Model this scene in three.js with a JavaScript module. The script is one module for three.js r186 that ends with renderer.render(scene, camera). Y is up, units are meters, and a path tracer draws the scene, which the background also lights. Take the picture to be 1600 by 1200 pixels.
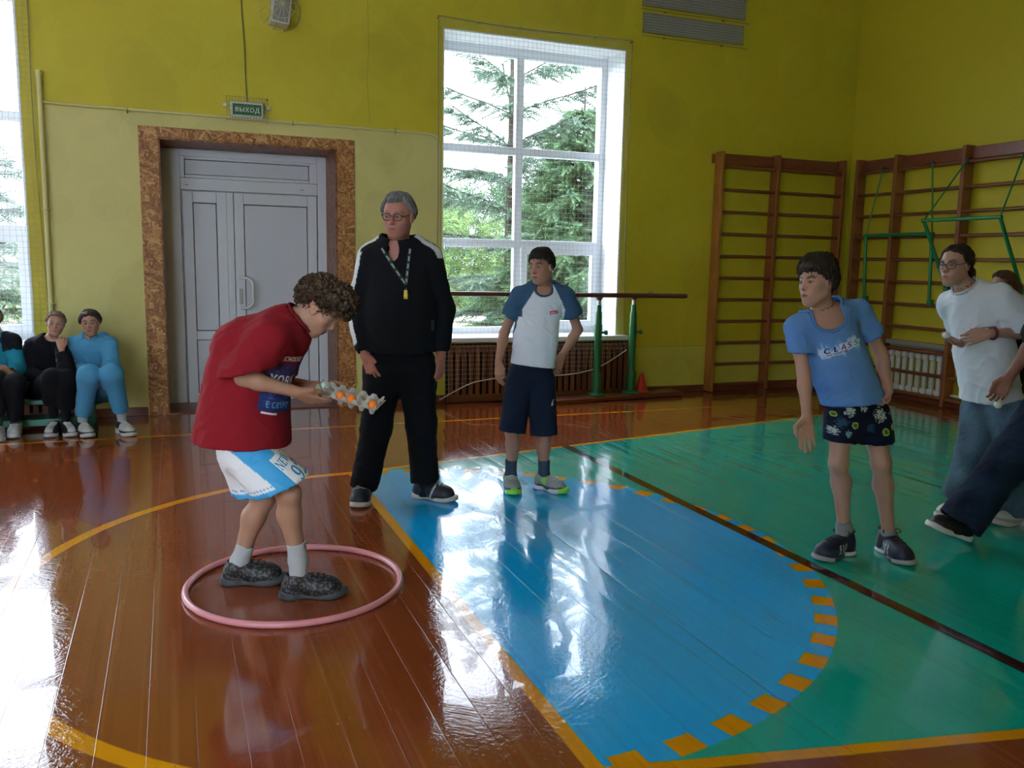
import * as THREE from 'three';
import { RoundedBoxGeometry } from 'three/addons/geometries/RoundedBoxGeometry.js';
import { mergeGeometries } from 'three/addons/utils/BufferGeometryUtils.js';
import { createNoise3D } from 'simplex-noise';

// ---------- camera, sky, exposure ----------
const scene = new THREE.Scene();
const camera = new THREE.PerspectiveCamera(48.51, 4 / 3, 0.05, 400);
camera.position.set(0, 1.4014, 0);
camera.rotation.set(-0.14263, -0.37929, 0.01964, 'YXZ');
scene.add(camera);
const renderer = new THREE.WebGLRenderer({ antialias: true });
renderer.toneMapping = THREE.LinearToneMapping;
renderer.toneMappingExposure = 1.15;
renderer.shadowMap.enabled = true;
scene.background = new THREE.Color(0.88, 1.0, 1.17);          // even overcast sky, the only light: all lamps are off
scene.backgroundIntensity = 10;

// ---------- helpers ----------
let seed = 7;
const rnd = () => { seed = (seed * 1664525 + 1013904223) >>> 0; return seed / 4294967296; };
const rr = (a, b) => a + (b - a) * rnd();
const noise3 = createNoise3D(rnd);
const V = (x, y, z) => new THREE.Vector3(x, y, z);
const C = (r, g, b) => new THREE.Color().setRGB(r, g, b);
const taken = {};
function numbered(name) { const n = taken[name] = (taken[name] ?? -1) + 1; return n ? name + '_' + String(n).padStart(3, '0') : name; }
function tag(o, label, category, group, kind) {
  o.userData.label = label;
  if (category) o.userData.category = category;
  if (group) o.userData.group = group;
  if (kind) o.userData.kind = kind;
  return o;
}
function thing(name, label, category, pos = [0, 0, 0], group) {
  const o = new THREE.Group(); o.name = numbered(name); o.position.set(...pos); scene.add(o);
  return tag(o, label, category, group);
}
function obj(name, geos, m, parent = scene) {
  const list = [].concat(geos), g = list.length === 1 ? list[0] : mergeGeometries(list.map((x) => { const y = x.index ? x.toNonIndexed() : x; for (const k of Object.keys(y.attributes)) if (!['position', 'normal', 'uv'].includes(k)) y.deleteAttribute(k); return y; }));
  const o = new THREE.Mesh(g, m); o.name = parent === scene ? numbered(name) : name;
  o.castShadow = o.receiveShadow = true; parent.add(o); return o;
}
function struct(name, geos, m, parent = scene) { const o = obj(name, geos, m, parent); if (parent === scene) { o.name = name; o.userData.kind = 'structure'; } return o; }
const mat = (r, g, b, rough = 0.6, more = {}) => new THREE.MeshPhysicalMaterial({ color: C(r, g, b), roughness: rough, ...more });
function box(w, h, d, x = 0, y = 0, z = 0, r = 0.004) {
  const g = r > 0 ? new RoundedBoxGeometry(w, h, d, 1, Math.min(r, w / 2.01, h / 2.01, d / 2.01)) : new THREE.BoxGeometry(w, h, d);
  return g.translate(x, y, z);
}
const span = (x0, x1, y0, y1, z0, z1, r) => box(x1 - x0, y1 - y0, z1 - z0, (x0 + x1) / 2, (y0 + y1) / 2, (z0 + z1) / 2, r);
function rod(a, b, r, r2 = r, seg = 10) {
  const A = V(...a), B = V(...b), d = B.clone().sub(A), g = new THREE.CylinderGeometry(r2, r, d.length(), seg);
  return g.applyQuaternion(new THREE.Quaternion().setFromUnitVectors(V(0, 1, 0), d.clone().normalize())).translate((A.x + B.x) / 2, (A.y + B.y) / 2, (A.z + B.z) / 2);
}
function tube(pts, r, seg = 6, n = pts.length * 4, closed = false) { return new THREE.TubeGeometry(new THREE.CatmullRomCurve3(pts.map((p) => V(...p)), closed), n, r, seg, closed); }
function lathe(profile, seg = 20) { return new THREE.LatheGeometry(profile.map(([r, y]) => new THREE.Vector2(r, y)), seg); }
function canvas(w, h, draw) { const c = document.createElement('canvas'); c.width = w; c.height = h; draw(c.getContext('2d'), w, h); const t = new THREE.CanvasTexture(c); t.colorSpace = THREE.SRGBColorSpace; t.wrapS = t.wrapT = THREE.RepeatWrapping; return t; }
function dataTex(n, f, rep = 1) {                                       // grey tiling texture, f(u, v) in 0..1
  const d = new Uint8Array(n * n * 4);
  for (let y = 0; y < n; y++) for (let x = 0; x < n; x++) { const v = Math.max(0, Math.min(255, f(x / n, y / n) * 255)); const i = (y * n + x) * 4; d[i] = d[i + 1] = d[i + 2] = v; d[i + 3] = 255; }
  const t = new THREE.DataTexture(d, n, n); t.magFilter = t.minFilter = THREE.LinearFilter; t.wrapS = t.wrapT = THREE.RepeatWrapping; t.repeat.set(rep, rep); t.needsUpdate = true; return t;
}
// tiling noise: a walk round two circles
const tn = (u, v, f, s = 0) => noise3(Math.cos(u * 6.28318) * f, Math.sin(u * 6.28318) * f + Math.cos(v * 6.28318) * f * 1.3 + s, Math.sin(v * 6.28318) * f + s);
const css = (r, g, b) => '#' + C(r, g, b).getHexString();
function uvWorld(g, plane = 'xy', s = 1) {
  const p = g.attributes.position, uv = new Float32Array(p.count * 2);
  for (let i = 0; i < p.count; i++) { uv[i * 2] = (plane[0] === 'x' ? p.getX(i) : p.getZ(i)) * s; uv[i * 2 + 1] = (plane[1] === 'y' ? p.getY(i) : p.getZ(i)) * s; }
  g.setAttribute('uv', new THREE.BufferAttribute(uv, 2)); return g;
}
// ---------- the hall ----------
const X0 = -10.6, X1 = 7.42, ZB = -8.05, ZF = 0.75, YC = 5.6, BAND = 9.317;
const plasterBump = dataTex(256, (u, v) => 0.5 + 0.22 * tn(u, v, 3) + 0.18 * tn(u, v, 9, 4) + 0.1 * tn(u, v, 22, 9));
const yellow = [0.60, 0.505, 0.022], pale = [0.66, 0.60, 0.22];
const wallTex = canvas(2048, 1024, (c, w, h) => {                       // x from -3 to X1, y from 0 to YC
  const px = (x) => (x + 3) / (X1 + 3) * w, py = (y) => h - y / YC * h;
  c.fillStyle = css(...yellow); c.fillRect(0, 0, w, h);
  c.fillStyle = css(...pale); c.fillRect(px(-0.95), py(2.585), px(2.40) - px(-0.95), h);
  c.fillStyle = css(0.60, 0.555, 0.07); c.fillRect(px(4.4), py(0.51), w, h);
  for (let i = 0; i < 900; i++) { const x = rnd() * w, y = rnd() * h, r = rr(6, 60); c.globalAlpha = rr(0.01, 0.035); c.fillStyle = rnd() < 0.5 ? '#4a4410' : '#fff3a0'; c.beginPath(); c.ellipse(x, y, r, r * rr(0.4, 1.6), rnd() * 3, 0, 7); c.fill(); }
  c.globalAlpha = 0.35; c.strokeStyle = '#5b5212'; c.lineWidth = 1;
  c.beginPath(); c.moveTo(px(1.72), py(4.1)); c.lineTo(px(1.74), py(3.3)); c.lineTo(px(1.72), py(3.0)); c.lineTo(px(1.75), py(2.63)); c.stroke();
  c.beginPath(); c.moveTo(px(4.4), py(0.51)); c.lineTo(w, py(0.51)); c.stroke();
});
wallTex.repeat.set(1 / (X1 + 3), 1 / YC); wallTex.offset.set(3 / (X1 + 3), 0);
const bumpM = plasterBump.clone(); bumpM.repeat.set(0.8, 0.8);
const wallM = new THREE.MeshPhysicalMaterial({ map: wallTex, roughness: 0.62, bumpMap: bumpM, bumpScale: 0.002 });
const plainWall = mat(...yellow, 0.62, { bumpMap: bumpM, bumpScale: 0.002 });
const ceilM = mat(0.75, 0.74, 0.7, 0.9), whiteM = mat(0.78, 0.79, 0.8, 0.35), revealM = mat(0.80, 0.82, 0.84, 0.55);
const WIN = [[2.447, 4.395], [-3.03, -1.08], [-5.76, -3.81], [-8.49, -6.54]], WY = [0.64, 3.56];
function holed(x0, x1, holes, depth) {
  const s = new THREE.Shape([[x0, 0], [x1, 0], [x1, YC], [x0, YC]].map((p) => new THREE.Vector2(...p)));
  for (const [a, b, c, d] of holes) s.holes.push(new THREE.Path([[a, c], [a, d], [b, d], [b, c]].map((p) => new THREE.Vector2(...p))));
  return new THREE.ExtrudeGeometry(s, { depth, bevelEnabled: false });
}
struct('wall_back', uvWorld(holed(X0 - 0.5, X1 + 0.5, [...WIN.map(([a, b]) => [a, b, ...WY]), [-0.07, 1.44, 0.002, 2.385]], 0.6).translate(0, 0, ZB - 0.6)), wallM);
const FRONTWIN = [[-3.03, -1.08], [-5.76, -3.81]];
struct('wall_front', uvWorld(holed(X0 - 0.5, X1 + 0.5, FRONTWIN.map(([a, b]) => [a, b, ...WY]), 0.5).translate(0, 0, ZF)), plainWall);
struct('wall_right', uvWorld(span(X1, X1 + 0.5, 0, YC, ZB, ZF, 0), 'zy'), plainWall);
struct('wall_left', uvWorld(span(X0 - 0.5, X0, 0, YC, ZB, ZF, 0), 'zy'), plainWall);
struct('ceiling', span(X0 - 0.5, X1 + 0.5, YC, YC + 0.3, ZB - 0.6, ZF + 0.5, 0), ceilM);

// floor: a slab with painted planks on it, the court markings are paint
const planksM = [];
const CX = 1.075, CZ = -3.71, blueP = '#0caef6', greenP = '#02a896', brownP = '#8a4422', yelP = '#e0930c', darkP = '#3a1a1c';
const BX = 6.63;
function court(c, sx, sz, ox, oz) {                                     // paints in metres
  c.save(); c.scale(sx, sz); c.translate(-ox, -oz);
  c.fillStyle = brownP; c.fillRect(ox - 1, oz - 1, 30, 30);
  const half = (x) => 1.80 + 0.198 * (x - CX), poly = (pts, col) => { c.fillStyle = col; c.beginPath(); pts.forEach(([x, z], i) => (i ? c.lineTo(x, z) : c.moveTo(x, z))); c.fill(); };
  poly([[CX, CZ - half(CX)], [BX, CZ - half(BX)], [BX, CZ + half(BX)], [CX, CZ + half(CX)]], greenP);
  c.fillStyle = blueP; c.beginPath(); c.arc(CX, CZ, 1.8, -Math.PI / 2, Math.PI / 2); c.fill();
  c.fillStyle = yelP;
  c.fillRect(-12, -7.095, 12 + BX + 0.05, 0.05);
  c.fillStyle = '#9a5a18'; c.fillRect(BX, CZ - 4, 0.05, 8); c.fillStyle = yelP;
  poly([[CX, CZ - half(CX)], [BX, CZ - half(BX)], [BX, CZ - half(BX) + 0.05], [CX, CZ - half(CX) + 0.05]], yelP);
  poly([[CX, CZ + half(CX)], [BX, CZ + half(BX)], [BX, CZ + half(BX) - 0.05], [CX, CZ + half(CX) - 0.05]], yelP);
  c.strokeStyle = yelP; c.lineWidth = 0.062; c.beginPath(); c.arc(CX, CZ, 1.769, Math.PI / 2, Math.PI * 1.5); c.stroke();
  c.lineWidth = 0.088;
  for (let k = -17; k < 18; k++) { const a = (21.2 + 6.6 * k) * Math.PI / 180; if (Math.abs(a) < 1.56) { c.beginPath(); c.arc(CX, CZ, 1.756, a - 0.029, a + 0.029); c.stroke(); } }
  c.fillStyle = darkP; c.fillRect(2.745, CZ - half(2.78), 0.07, 2 * half(2.78));
  c.fillStyle = yelP; c.fillRect(CX - 0.045, CZ - 1.8, 0.052, 3.6);
  c.restore();
}
const PW = 0.137, PER = 17;
const ripple = dataTex(512, (u, v) => 0.5 + 0.25 * tn(u, v, 4) + 0.16 * tn(u, v, 12, 3) + 0.10 * tn(u, v, 30, 8));
ripple.repeat.set(3.2, 12);
const glossTex = dataTex(256, (u, v) => { const a = 0.62 + 0.25 * tn(u, v, 5, 2) + 0.15 * tn(u, v, 18, 5); return a; }); glossTex.repeat.set(1.5, 4);
for (let t = 0; t < 4; t++) {
  const xr = X1 - t * PER * PW, xl = xr - PER * PW;
  const tex = canvas(1024, 2048, (c, w, h) => {
    const sx = w / (xr - xl), sz = h / (ZF - ZB);
    court(c, sx, sz, xl, ZB);
    for (let i = 0; i < 17; i++) for (let k = 0; k < 40; k++) {          // brush tone along the grain, small scuffs
      c.globalAlpha = rr(0.015, 0.05); c.fillStyle = rnd() < 0.55 ? '#1a0c06' : '#ffffff'; c.fillRect((i * PW + rnd() * PW) * sx, rnd() * h, rr(1, 8), rr(40, 500));
    }
    for (let k = 0; k < 260; k++) { c.globalAlpha = rr(0.1, 0.45); c.fillStyle = rnd() < 0.6 ? '#d9c7b4' : '#1c0f0a'; c.fillRect(rnd() * w, rnd() * h, rr(1, 3.5), rr(1, 2.5)); }
    c.globalAlpha = 1;
  });
  tex.wrapS = tex.wrapT = THREE.ClampToEdgeWrapping;
  planksM.push(new THREE.MeshPhysicalMaterial({ map: tex, roughness: 0.10, roughnessMap: glossTex, bumpMap: ripple, bumpScale: 0.0005, specularIntensity: 0.7, clearcoat: 0.5, clearcoatRoughness: 0.02 }));
}
const farPlank = mat(0.2, 0.06, 0.02, 0.15);
const floor = struct('floor', span(X0 - 0.5, X1 + 0.5, -0.3, -0.004, ZB - 0.6, ZF + 0.5, 0), mat(0.10, 0.05, 0.03, 0.6));
const unit3 = (x, y, z) => { const l = Math.hypot(x, y, z); return [x / l, y / l, z / l]; };
function plankGeo(x0, x1, z0, z1, tile) {
  const w = x1 - x0, crown = rr(-0.0004, 0.0009), tilt = rr(-0.0012, 0.0012), lift = rr(-0.0005, 0.0005), warp = rr(-0.0006, 0.0006);
  const us = [0, 0.006, 0.016, 0.27, 0.5, 0.73, 0.984, 0.994, 1], pos = [], idx = [], uv = [];
  const top = (u) => (u === 0 || u === 1 ? -0.0004 : u < 0.01 || u > 0.99 ? -0.0001 : crown * (1 - (2 * u - 1) ** 2)) + tilt * (u - 0.5) * 1 + lift;
  const zs = [0, 0.5, 1];
  for (const s of zs) for (const u of us) {
    const x = x0 + 0.0001 + u * (w - 0.0002), z = z0 + 0.0003 + s * (z1 - z0 - 0.0006);
    pos.push(x, Math.min(0.0009, top(u) + warp * Math.sin(s * Math.PI) - (s === 0.5 ? 0 : 0)), z);
    const xr = X1 - tile * PER * PW; uv.push((x - (xr - PER * PW)) / (PER * PW), 1 - (z - ZB) / (ZF - ZB));
  }
  const n = us.length;
  for (let a = 0; a < 2; a++) for (let i = 0; i + 1 < n; i++) { const p = a * n + i; idx.push(p, p + n, p + 1, p + 1, p + n, p + n + 1); }
  const g = new THREE.BufferGeometry(); g.setAttribute('position', new THREE.Float32BufferAttribute(pos, 3)); g.setAttribute('uv', new THREE.Float32BufferAttribute(uv, 2)); g.setIndex(idx);
  const nor = [], wide = rnd() < 0.32 ? 0.34 : 0.12, slope = tilt / w;
  for (const s of zs) for (const u of us) { const e = u < 0.001 ? -0.4 : u > 0.999 ? 0.4 : u < 0.01 ? -wide * 0.3 : u > 0.99 ? wide * 0.3 : crown * 8 * (u - 0.5) / w; const v = unit3(e - slope, 1, -warp * Math.PI * Math.cos(s * Math.PI) / (z1 - z0)); nor.push(...v); }
  g.setAttribute('normal', new THREE.Float32BufferAttribute(nor, 3)); return g;
}
const rest = [];
for (let i = 0; i * PW < X1 - X0; i++) {
  const x1 = X1 - i * PW, x0 = Math.max(X0, x1 - PW), tile = Math.floor(i / PER);
  let z = ZB;
  while (z < ZF) {
    let e = z + (z === ZB ? rr(1.4, 4.2) : rr(2.6, 4.4)); if (ZF - e < 1.1) e = ZF;
    const g = plankGeo(x0, x1, z, e, Math.min(tile, 3));
    if (tile < 4 && x1 > -1.5) obj('plank', g, planksM[tile], floor); else rest.push(g);
    z = e;
  }
}
const restPlanks = obj('distant_planks', rest, farPlank, floor); restPlanks.userData.kind = 'stuff';

// skirting boards
const skirtM = mat(0.16, 0.045, 0.022, 0.35);
struct('baseboard_back', [span(-1.0, -0.235, 0, 0.075, ZB, ZB + 0.025), span(1.6, 2.49, 0, 0.075, ZB, ZB + 0.025), span(4.52, X1, 0, 0.075, ZB, ZB + 0.025)], skirtM);
struct('baseboard_right', span(X1 - 0.025, X1, 0, 0.075, ZB, ZF), skirtM);

// ---------- windows ----------
const pvc = mat(0.80, 0.83, 0.87, 0.3), glassM = new THREE.MeshPhysicalMaterial({ color: C(1, 1, 1), roughness: 0.0, transmission: 1, thickness: 0, ior: 1.45 });
function gymWindow(n, a, b, zf, dir) {                                   // dir: +1 the room is on the +z side
  const f = [], d = 0.07, m = [a, b, WY[0], WY[1] - 0.03], z0 = zf - d / 2, z1 = zf + d / 2, g = new THREE.Group();
  g.name = 'window_' + n; g.userData.kind = 'structure'; scene.add(g);
  const cx = a + 0.945, t1 = 1.585, t2 = 2.53, w = 0.075;
  const bar = (x0, x1, y0, y1, k = 0) => obj('window_frame', span(x0, x1, y0, y1, z0 - k * 0, z1 + k * dir, 0.006), pvc, g);
  bar(a, a + w, WY[0], WY[1]); bar(b - w, b, WY[0], WY[1]); bar(a + w, b - w, WY[0], WY[0] + w); bar(a + w, b - w, WY[1] - w - 0.03, WY[1]);
  bar(cx - 0.042, cx + 0.042, WY[0] + w, WY[1] - w - 0.03); 
  for (const [x0, x1] of [[a + w, cx - 0.042], [cx + 0.042, b - w]]) { bar(x0, x1, t1 - 0.042, t1 + 0.042); bar(x0, x1, t2 - 0.04, t2 + 0.04); }
  const xs = [[a + w, cx - 0.042], [cx + 0.042, b - w]], ys = [[WY[0] + w, t1 - 0.042], [t1 + 0.042, t2 - 0.04], [t2 + 0.04, WY[1] - w - 0.03]];
  xs.forEach(([x0, x1], i) => ys.forEach(([y0, y1], j) => {
    let q = [x0, x1, y0, y1];
    if (i === 1 && j === 0) {                                            // the one casement that opens
      const s = 0.062, zs = zf + dir * 0.03;
      obj('casement', [span(x0 - 0.01, x0 + s, y0 - 0.01, y1 + 0.01, zs - 0.035, zs + 0.035), span(x1 - s, x1 + 0.01, y0 - 0.01, y1 + 0.01, zs - 0.035, zs + 0.035), span(x0 + s, x1 - s, y0 - 0.01, y0 + s, zs - 0.035, zs + 0.035), span(x0 + s, x1 - s, y1 - s, y1 + 0.01, zs - 0.035, zs + 0.035)], pvc, g);
      obj('handle', [span(x0 + 0.012, x0 + 0.036, 1.05, 1.11, zs + dir * 0.035 - 0.006, zs + dir * 0.035 + 0.006), span(x0 + 0.016, x0 + 0.032, 0.97, 1.09, zs + dir * 0.055 - 0.007, zs + dir * 0.055 + 0.007)], whiteM, g);
      q = [x0 + s, x1 - s, y0 + s, y1 - s];
    }
    const p = new THREE.PlaneGeometry(q[1] - q[0] + 0.01, q[3] - q[2] + 0.01).translate((q[0] + q[1]) / 2, (q[2] + q[3]) / 2, zf);
    obj('pane', p, glassM, g);
  }));
  const zi = dir > 0 ? ZB : ZF, zo = zf + dir * 0.035, lo = Math.min(zi, zo), hi = Math.max(zi, zo);
  obj('reveal', [span(a - 0.001, a + 0.012, WY[0], WY[1], lo, hi, 0), span(b - 0.012, b + 0.001, WY[0], WY[1], lo, hi, 0), span(a, b, WY[1] - 0.012, WY[1] + 0.001, lo, hi, 0)], revealM, g);
  obj('window_sill', span(a - 0.09, b + 0.1, WY[0] - 0.04, WY[0] + 0.008, lo - (dir < 0 ? 0.1 : 0), hi + (dir > 0 ? 0.1 : 0), 0.008), whiteM, g);
  const oo = dir > 0 ? ZB - 0.61 : ZF + 0.51, l2 = Math.min(oo, zf - dir * 0.035), h2 = Math.max(oo, zf - dir * 0.035);
  obj('outer_reveal', [span(a - 0.001, a + 0.012, WY[0], WY[1], l2, h2, 0), span(b - 0.012, b + 0.001, WY[0], WY[1], l2, h2, 0), span(a, b, WY[1] - 0.012, WY[1] + 0.001, l2, h2, 0), span(a, b, WY[0] - 0.02, WY[0] + 0.002, l2, h2, 0)], revealM, g);
}
WIN.forEach(([a, b], i) => gymWindow(i + 1, a, b, -8.47, 1));
FRONTWIN.forEach(([a, b], i) => gymWindow(i + 5, a, b, ZF + 0.34, -1));

// ---------- door ----------
const osbTex = canvas(1024, 1024, (c, w, h) => {
  c.fillStyle = '#9a6a3a'; c.fillRect(0, 0, w, h);
  const cols = ['#c9965a', '#b67f45', '#8a5a2e', '#a46d38', '#d6aa6e', '#7a4c26', '#c08a4e', '#99632f'];
  for (let i = 0; i < 2600; i++) { const x = rnd() * w, y = rnd() * h, l = rr(30, 130), t = rr(7, 30), rot = rnd() * 6.283, cc = cols[Math.floor(rnd() * 8)]; for (const [ox, oy] of [[0, 0], [w, 0], [-w, 0], [0, h], [0, -h]]) { c.save(); c.translate(x + ox, y + oy); c.rotate(rot); c.globalAlpha = 0.8; c.fillStyle = cc; c.beginPath(); c.moveTo(-l / 2, -t * 0.3); c.lineTo(l * 0.4, -t / 2); c.lineTo(l / 2, t * 0.2); c.lineTo(-l * 0.3, t / 2); c.fill(); c.globalAlpha = 0.25; c.strokeStyle = '#5a3416'; c.stroke(); c.restore(); } }
});
osbTex.repeat.set(1.1, 1.1);
const osbM = new THREE.MeshPhysicalMaterial({ map: osbTex, roughness: 0.55, bumpMap: osbTex, bumpScale: 0.002 });
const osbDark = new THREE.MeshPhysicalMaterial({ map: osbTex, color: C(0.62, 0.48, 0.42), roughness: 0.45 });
const door = new THREE.Group(); door.name = 'door_1'; door.userData.kind = 'structure'; scene.add(door);
{
  const zf = ZB + 0.014, p = (x0, x1, y0, y1) => uvWorld(span(x0, x1, y0, y1, ZB - 0.002, zf, 0.002));
  obj('board_casing', p(-0.225, -0.07, 0, 2.475), osbM, door); obj('board_casing', p(1.44, 1.60, 0, 2.475), osbM, door); obj('board_casing', p(-0.07, 1.44, 2.385, 2.475), osbM, door);
  const zd = -8.62;
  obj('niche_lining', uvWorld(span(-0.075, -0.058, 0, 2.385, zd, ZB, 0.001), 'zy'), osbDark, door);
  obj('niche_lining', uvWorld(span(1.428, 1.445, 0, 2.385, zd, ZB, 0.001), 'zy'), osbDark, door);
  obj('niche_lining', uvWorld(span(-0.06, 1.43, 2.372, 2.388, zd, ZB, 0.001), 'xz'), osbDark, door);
  obj('threshold', span(-0.07, 1.44, -0.02, 0.012, zd - 0.05, ZB + 0.01), skirtM, door);
  const S = (x) => x * 1.026 + 0.01, T = (y) => 1.4 + (y - 1.4) * 1.026, z0 = zd - 0.03, z1 = zd + 0.03;
  const dm = mat(0.66, 0.69, 0.74, 0.28), panelM = mat(0.62, 0.65, 0.71, 0.16), seal = mat(0.03, 0.03, 0.035, 0.6);
  const q = (x0, x1, y0, y1, k = 0, r = 0.006) => span(S(x0), S(x1), T(y0), T(y1), z0, z1 + k, r);
  obj('door_frame', [q(-0.07, 0.085, 0.01, 2.34), q(1.30, 1.385, 0.01, 2.34), q(0.085, 1.30, 2.28, 2.34), q(0.085, 1.30, 1.985, 2.09)], dm, door);
  obj('infill', [span(-0.12, 1.5, -0.05, 2.45, zd - 0.07, zd - 0.032, 0), span(-0.07, 1.44, 2.32, 2.40, zd - 0.05, zd - 0.005, 0), span(-0.08, 0.0, 0, 2.40, zd - 0.05, zd - 0.004, 0), span(1.36, 1.445, 0, 2.40, zd - 0.05, zd - 0.004, 0)], dm, door);
  const fan = obj('fanlight', [q(0.085, 0.125, 2.09, 2.28, 0.008), q(1.225, 1.30, 2.09, 2.28, 0.008), q(0.125, 1.225, 2.255, 2.28, 0.008), q(0.125, 1.225, 2.09, 2.12, 0.008)], dm, door);
  obj('panel', q(0.13, 1.22, 2.125, 2.25, -0.018, 0.003), panelM, fan); obj('gasket', q(0.12, 1.23, 2.115, 2.26, -0.022, 0.001), seal, fan);
  const leaf = (x0, x1, cut) => {
    const l = obj('door_leaf', [q(x0, x0 + 0.085, 0.02, 1.975, 0.012), q(x1 - 0.085, x1, 0.02, 1.975, 0.012), q(x0 + 0.085, x1 - 0.085, 1.875, 1.975, 0.012), q(x0 + 0.085, x1 - 0.085, 0.63, 0.71, 0.012), q(x0 + 0.085, x1 - 0.085, 0.02, 0.13, 0.012)], dm, door);
    for (const [y0, y1] of [[0.71, 1.875], [0.13, 0.63]]) { obj('panel', q(x0 + 0.092, x1 - 0.092, y0 + 0.007, y1 - 0.007, -0.012, 0.003), panelM, l); obj('gasket', q(x0 + 0.084, x1 - 0.084, y0 - 0.001, y1 + 0.001, -0.018, 0.001), seal, l); }
    return l;
  };
  leaf(0.10, 0.475); obj('meeting_strip', q(0.475, 0.535, 0.02, 1.975, 0.018), dm, door);
  const main = leaf(0.54, 1.29);
  const hx = S(0.585), hz = z1 + 0.012;
  obj('door_handle', tube([[hx, T(1.205), hz], [hx, T(1.205), hz + 0.05], [hx + 0.06, T(1.195), hz + 0.075], [hx + 0.095, T(1.16), hz + 0.08], [hx + 0.1, T(1.06), hz + 0.08], [hx + 0.095, T(0.97), hz + 0.08], [hx + 0.06, T(0.935), hz + 0.075], [hx, T(0.925), hz + 0.05], [hx, T(0.925), hz]], 0.013, 8, 50), whiteM, main);
  obj('lock_plate', [box(0.032, 0.15, 0.012, hx + 0.0, T(1.03), hz + 0.004), rod([hx, T(1.035), hz], [hx, T(1.035), hz + 0.02], 0.011)], mat(0.45, 0.46, 0.47, 0.3, { metalness: 0.6 }), main);
  for (const x of [0.14, 1.16]) obj('screw_cap', box(0.022, 0.005, 0.006, S(x), T(2.03), z1 + 0.002, 0.002), seal, door);
}
// ---------- out of doors ----------
const grassM = mat(0.075, 0.085, 0.03, 1), pathM = mat(0.30, 0.26, 0.22, 1);
const yard = new THREE.PlaneGeometry(160, 120, 80, 60).rotateX(-Math.PI / 2);
{ const p = yard.attributes.position; for (let i = 0; i < p.count; i++) p.setY(i, 0.25 * noise3(p.getX(i) * 0.08, 0, p.getZ(i) * 0.08)); yard.computeVertexNormals(); yard.translate(0, -0.55, -69.5); }
struct('ground', yard, grassM);
{ const s = new THREE.Shape([[-14, 0], [-8, 0.8], [2, 1.2], [9, 0.7], [22, 1.6], [22, 3.6], [9, 2.9], [1, 3.6], [-8, 2.6], [-14, 2.2]].map((p) => new THREE.Vector2(...p)));
  struct('path', new THREE.ExtrudeGeometry(s, { depth: 0.25, bevelEnabled: false }).rotateX(-Math.PI / 2).translate(3, -0.55, -22), pathM); }
const barkM = mat(0.045, 0.035, 0.03, 0.95);
function needleSpray(n, len, w) {                                        // a flat frond of short needles on a twig
  const pos = [], tri = (a, b, c) => pos.push(...a, ...b, ...c);
  for (let i = 0; i < n; i++) {
    const t = i / n, x = t * len, s = i % 2 ? 1 : -1, l = w * (1 - 0.6 * t) * rr(0.8, 1.2), y = rr(-0.25, 0.25) * l, k = len * 0.035;
    tri([x, -0.004, 0], [x + k, 0.004, 0], [x + l * 0.6, y - l * 0.15, s * l]); tri([x, 0.006, 0], [x + k, -0.006, 0], [x + l * 0.5, l * 0.5, s * l * 0.45]);
  }
  const g = new THREE.BufferGeometry(); g.setAttribute('position', new THREE.Float32BufferAttribute(pos, 3)); g.computeVertexNormals(); return g;
}
const sprayG = needleSpray(18, 0.42, 0.13), leafG = needleSpray(9, 0.16, 0.09);
const dummy = new THREE.Object3D();
function spruce(label, x, z, h, rad, first, tiers, per, sprays, colors, droop, gapSeed, rise = 0) {
  seed = gapSeed;
  const t = thing('spruce_tree', label, 'tree', [x, -0.5, z]), twigs = [], M = [];
  obj('trunk', rod([0, 0, 0], [0, h, 0], 0.13, 0.012, 8), barkM, t);
  for (let k = 0; k < tiers; k++) {
    const y = first + (h - first - 0.3) * (k / tiers), r = rad * (rise ? 1 - 0.55 * k / tiers : (1 - k / tiers) ** 0.8) + 0.12;
    for (let j = 0; j < per; j++) {
      const a = k * 2.4 + j * 6.283 / per + rr(-0.3, 0.3), L = r * rr(0.72, 1.12), up = rr(0.0, 0.16) + rise * (k / tiers) * 1.3, p = (s) => [Math.cos(a) * L * s, y + L * (up * s - droop * s * s + 0.14 * s ** 4), Math.sin(a) * L * s];
      twigs.push(tube([p(0), p(0.35), p(0.7), p(1)], 0.012 + 0.006 * (1 - k / tiers), 4, 5));
      const n = Math.max(4, Math.round(sprays * L));
      for (let i = 0; i < n; i++) {
        const s = rise ? 0.02 + 1.0 * rnd() : 0.12 + 0.9 * rnd() ** 0.8, q = p(s); dummy.position.set(q[0] + rr(-0.05, 0.05), q[1] + rr(-0.08, 0.03), q[2] + rr(-0.05, 0.05));
        dummy.rotation.set(rr(-0.4, 0.4), -a + rr(-1, 1) * (1.2 - 0.5 * s), rr(-0.75, 0.15), 'YXZ'); dummy.scale.setScalar(rr(0.7, 1.25)); dummy.updateMatrix(); M.push(dummy.matrix.clone());
      }
    }
  }
  obj('branches', twigs, barkM, t).userData.kind = 'stuff';
  foliage(t, M, sprayG, colors);
}
function foliage(t, M, g, colors) {
  const f = new THREE.InstancedMesh(g, needleM, M.length), c = new THREE.Color(); f.name = 'foliage'; f.userData.kind = 'stuff'; f.castShadow = f.receiveShadow = true;
  M.forEach((m, i) => { f.setMatrixAt(i, m); const k = rnd(), b = rr(0.7, 1.3); f.setColorAt(i, c.setRGB(...colors[0].map((v, j) => (v + (colors[1][j] - v) * k) * b))); });
  t.add(f);
}
const needleM = new THREE.MeshPhysicalMaterial({ color: C(1, 1, 1), roughness: 0.8, side: THREE.DoubleSide });
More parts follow.
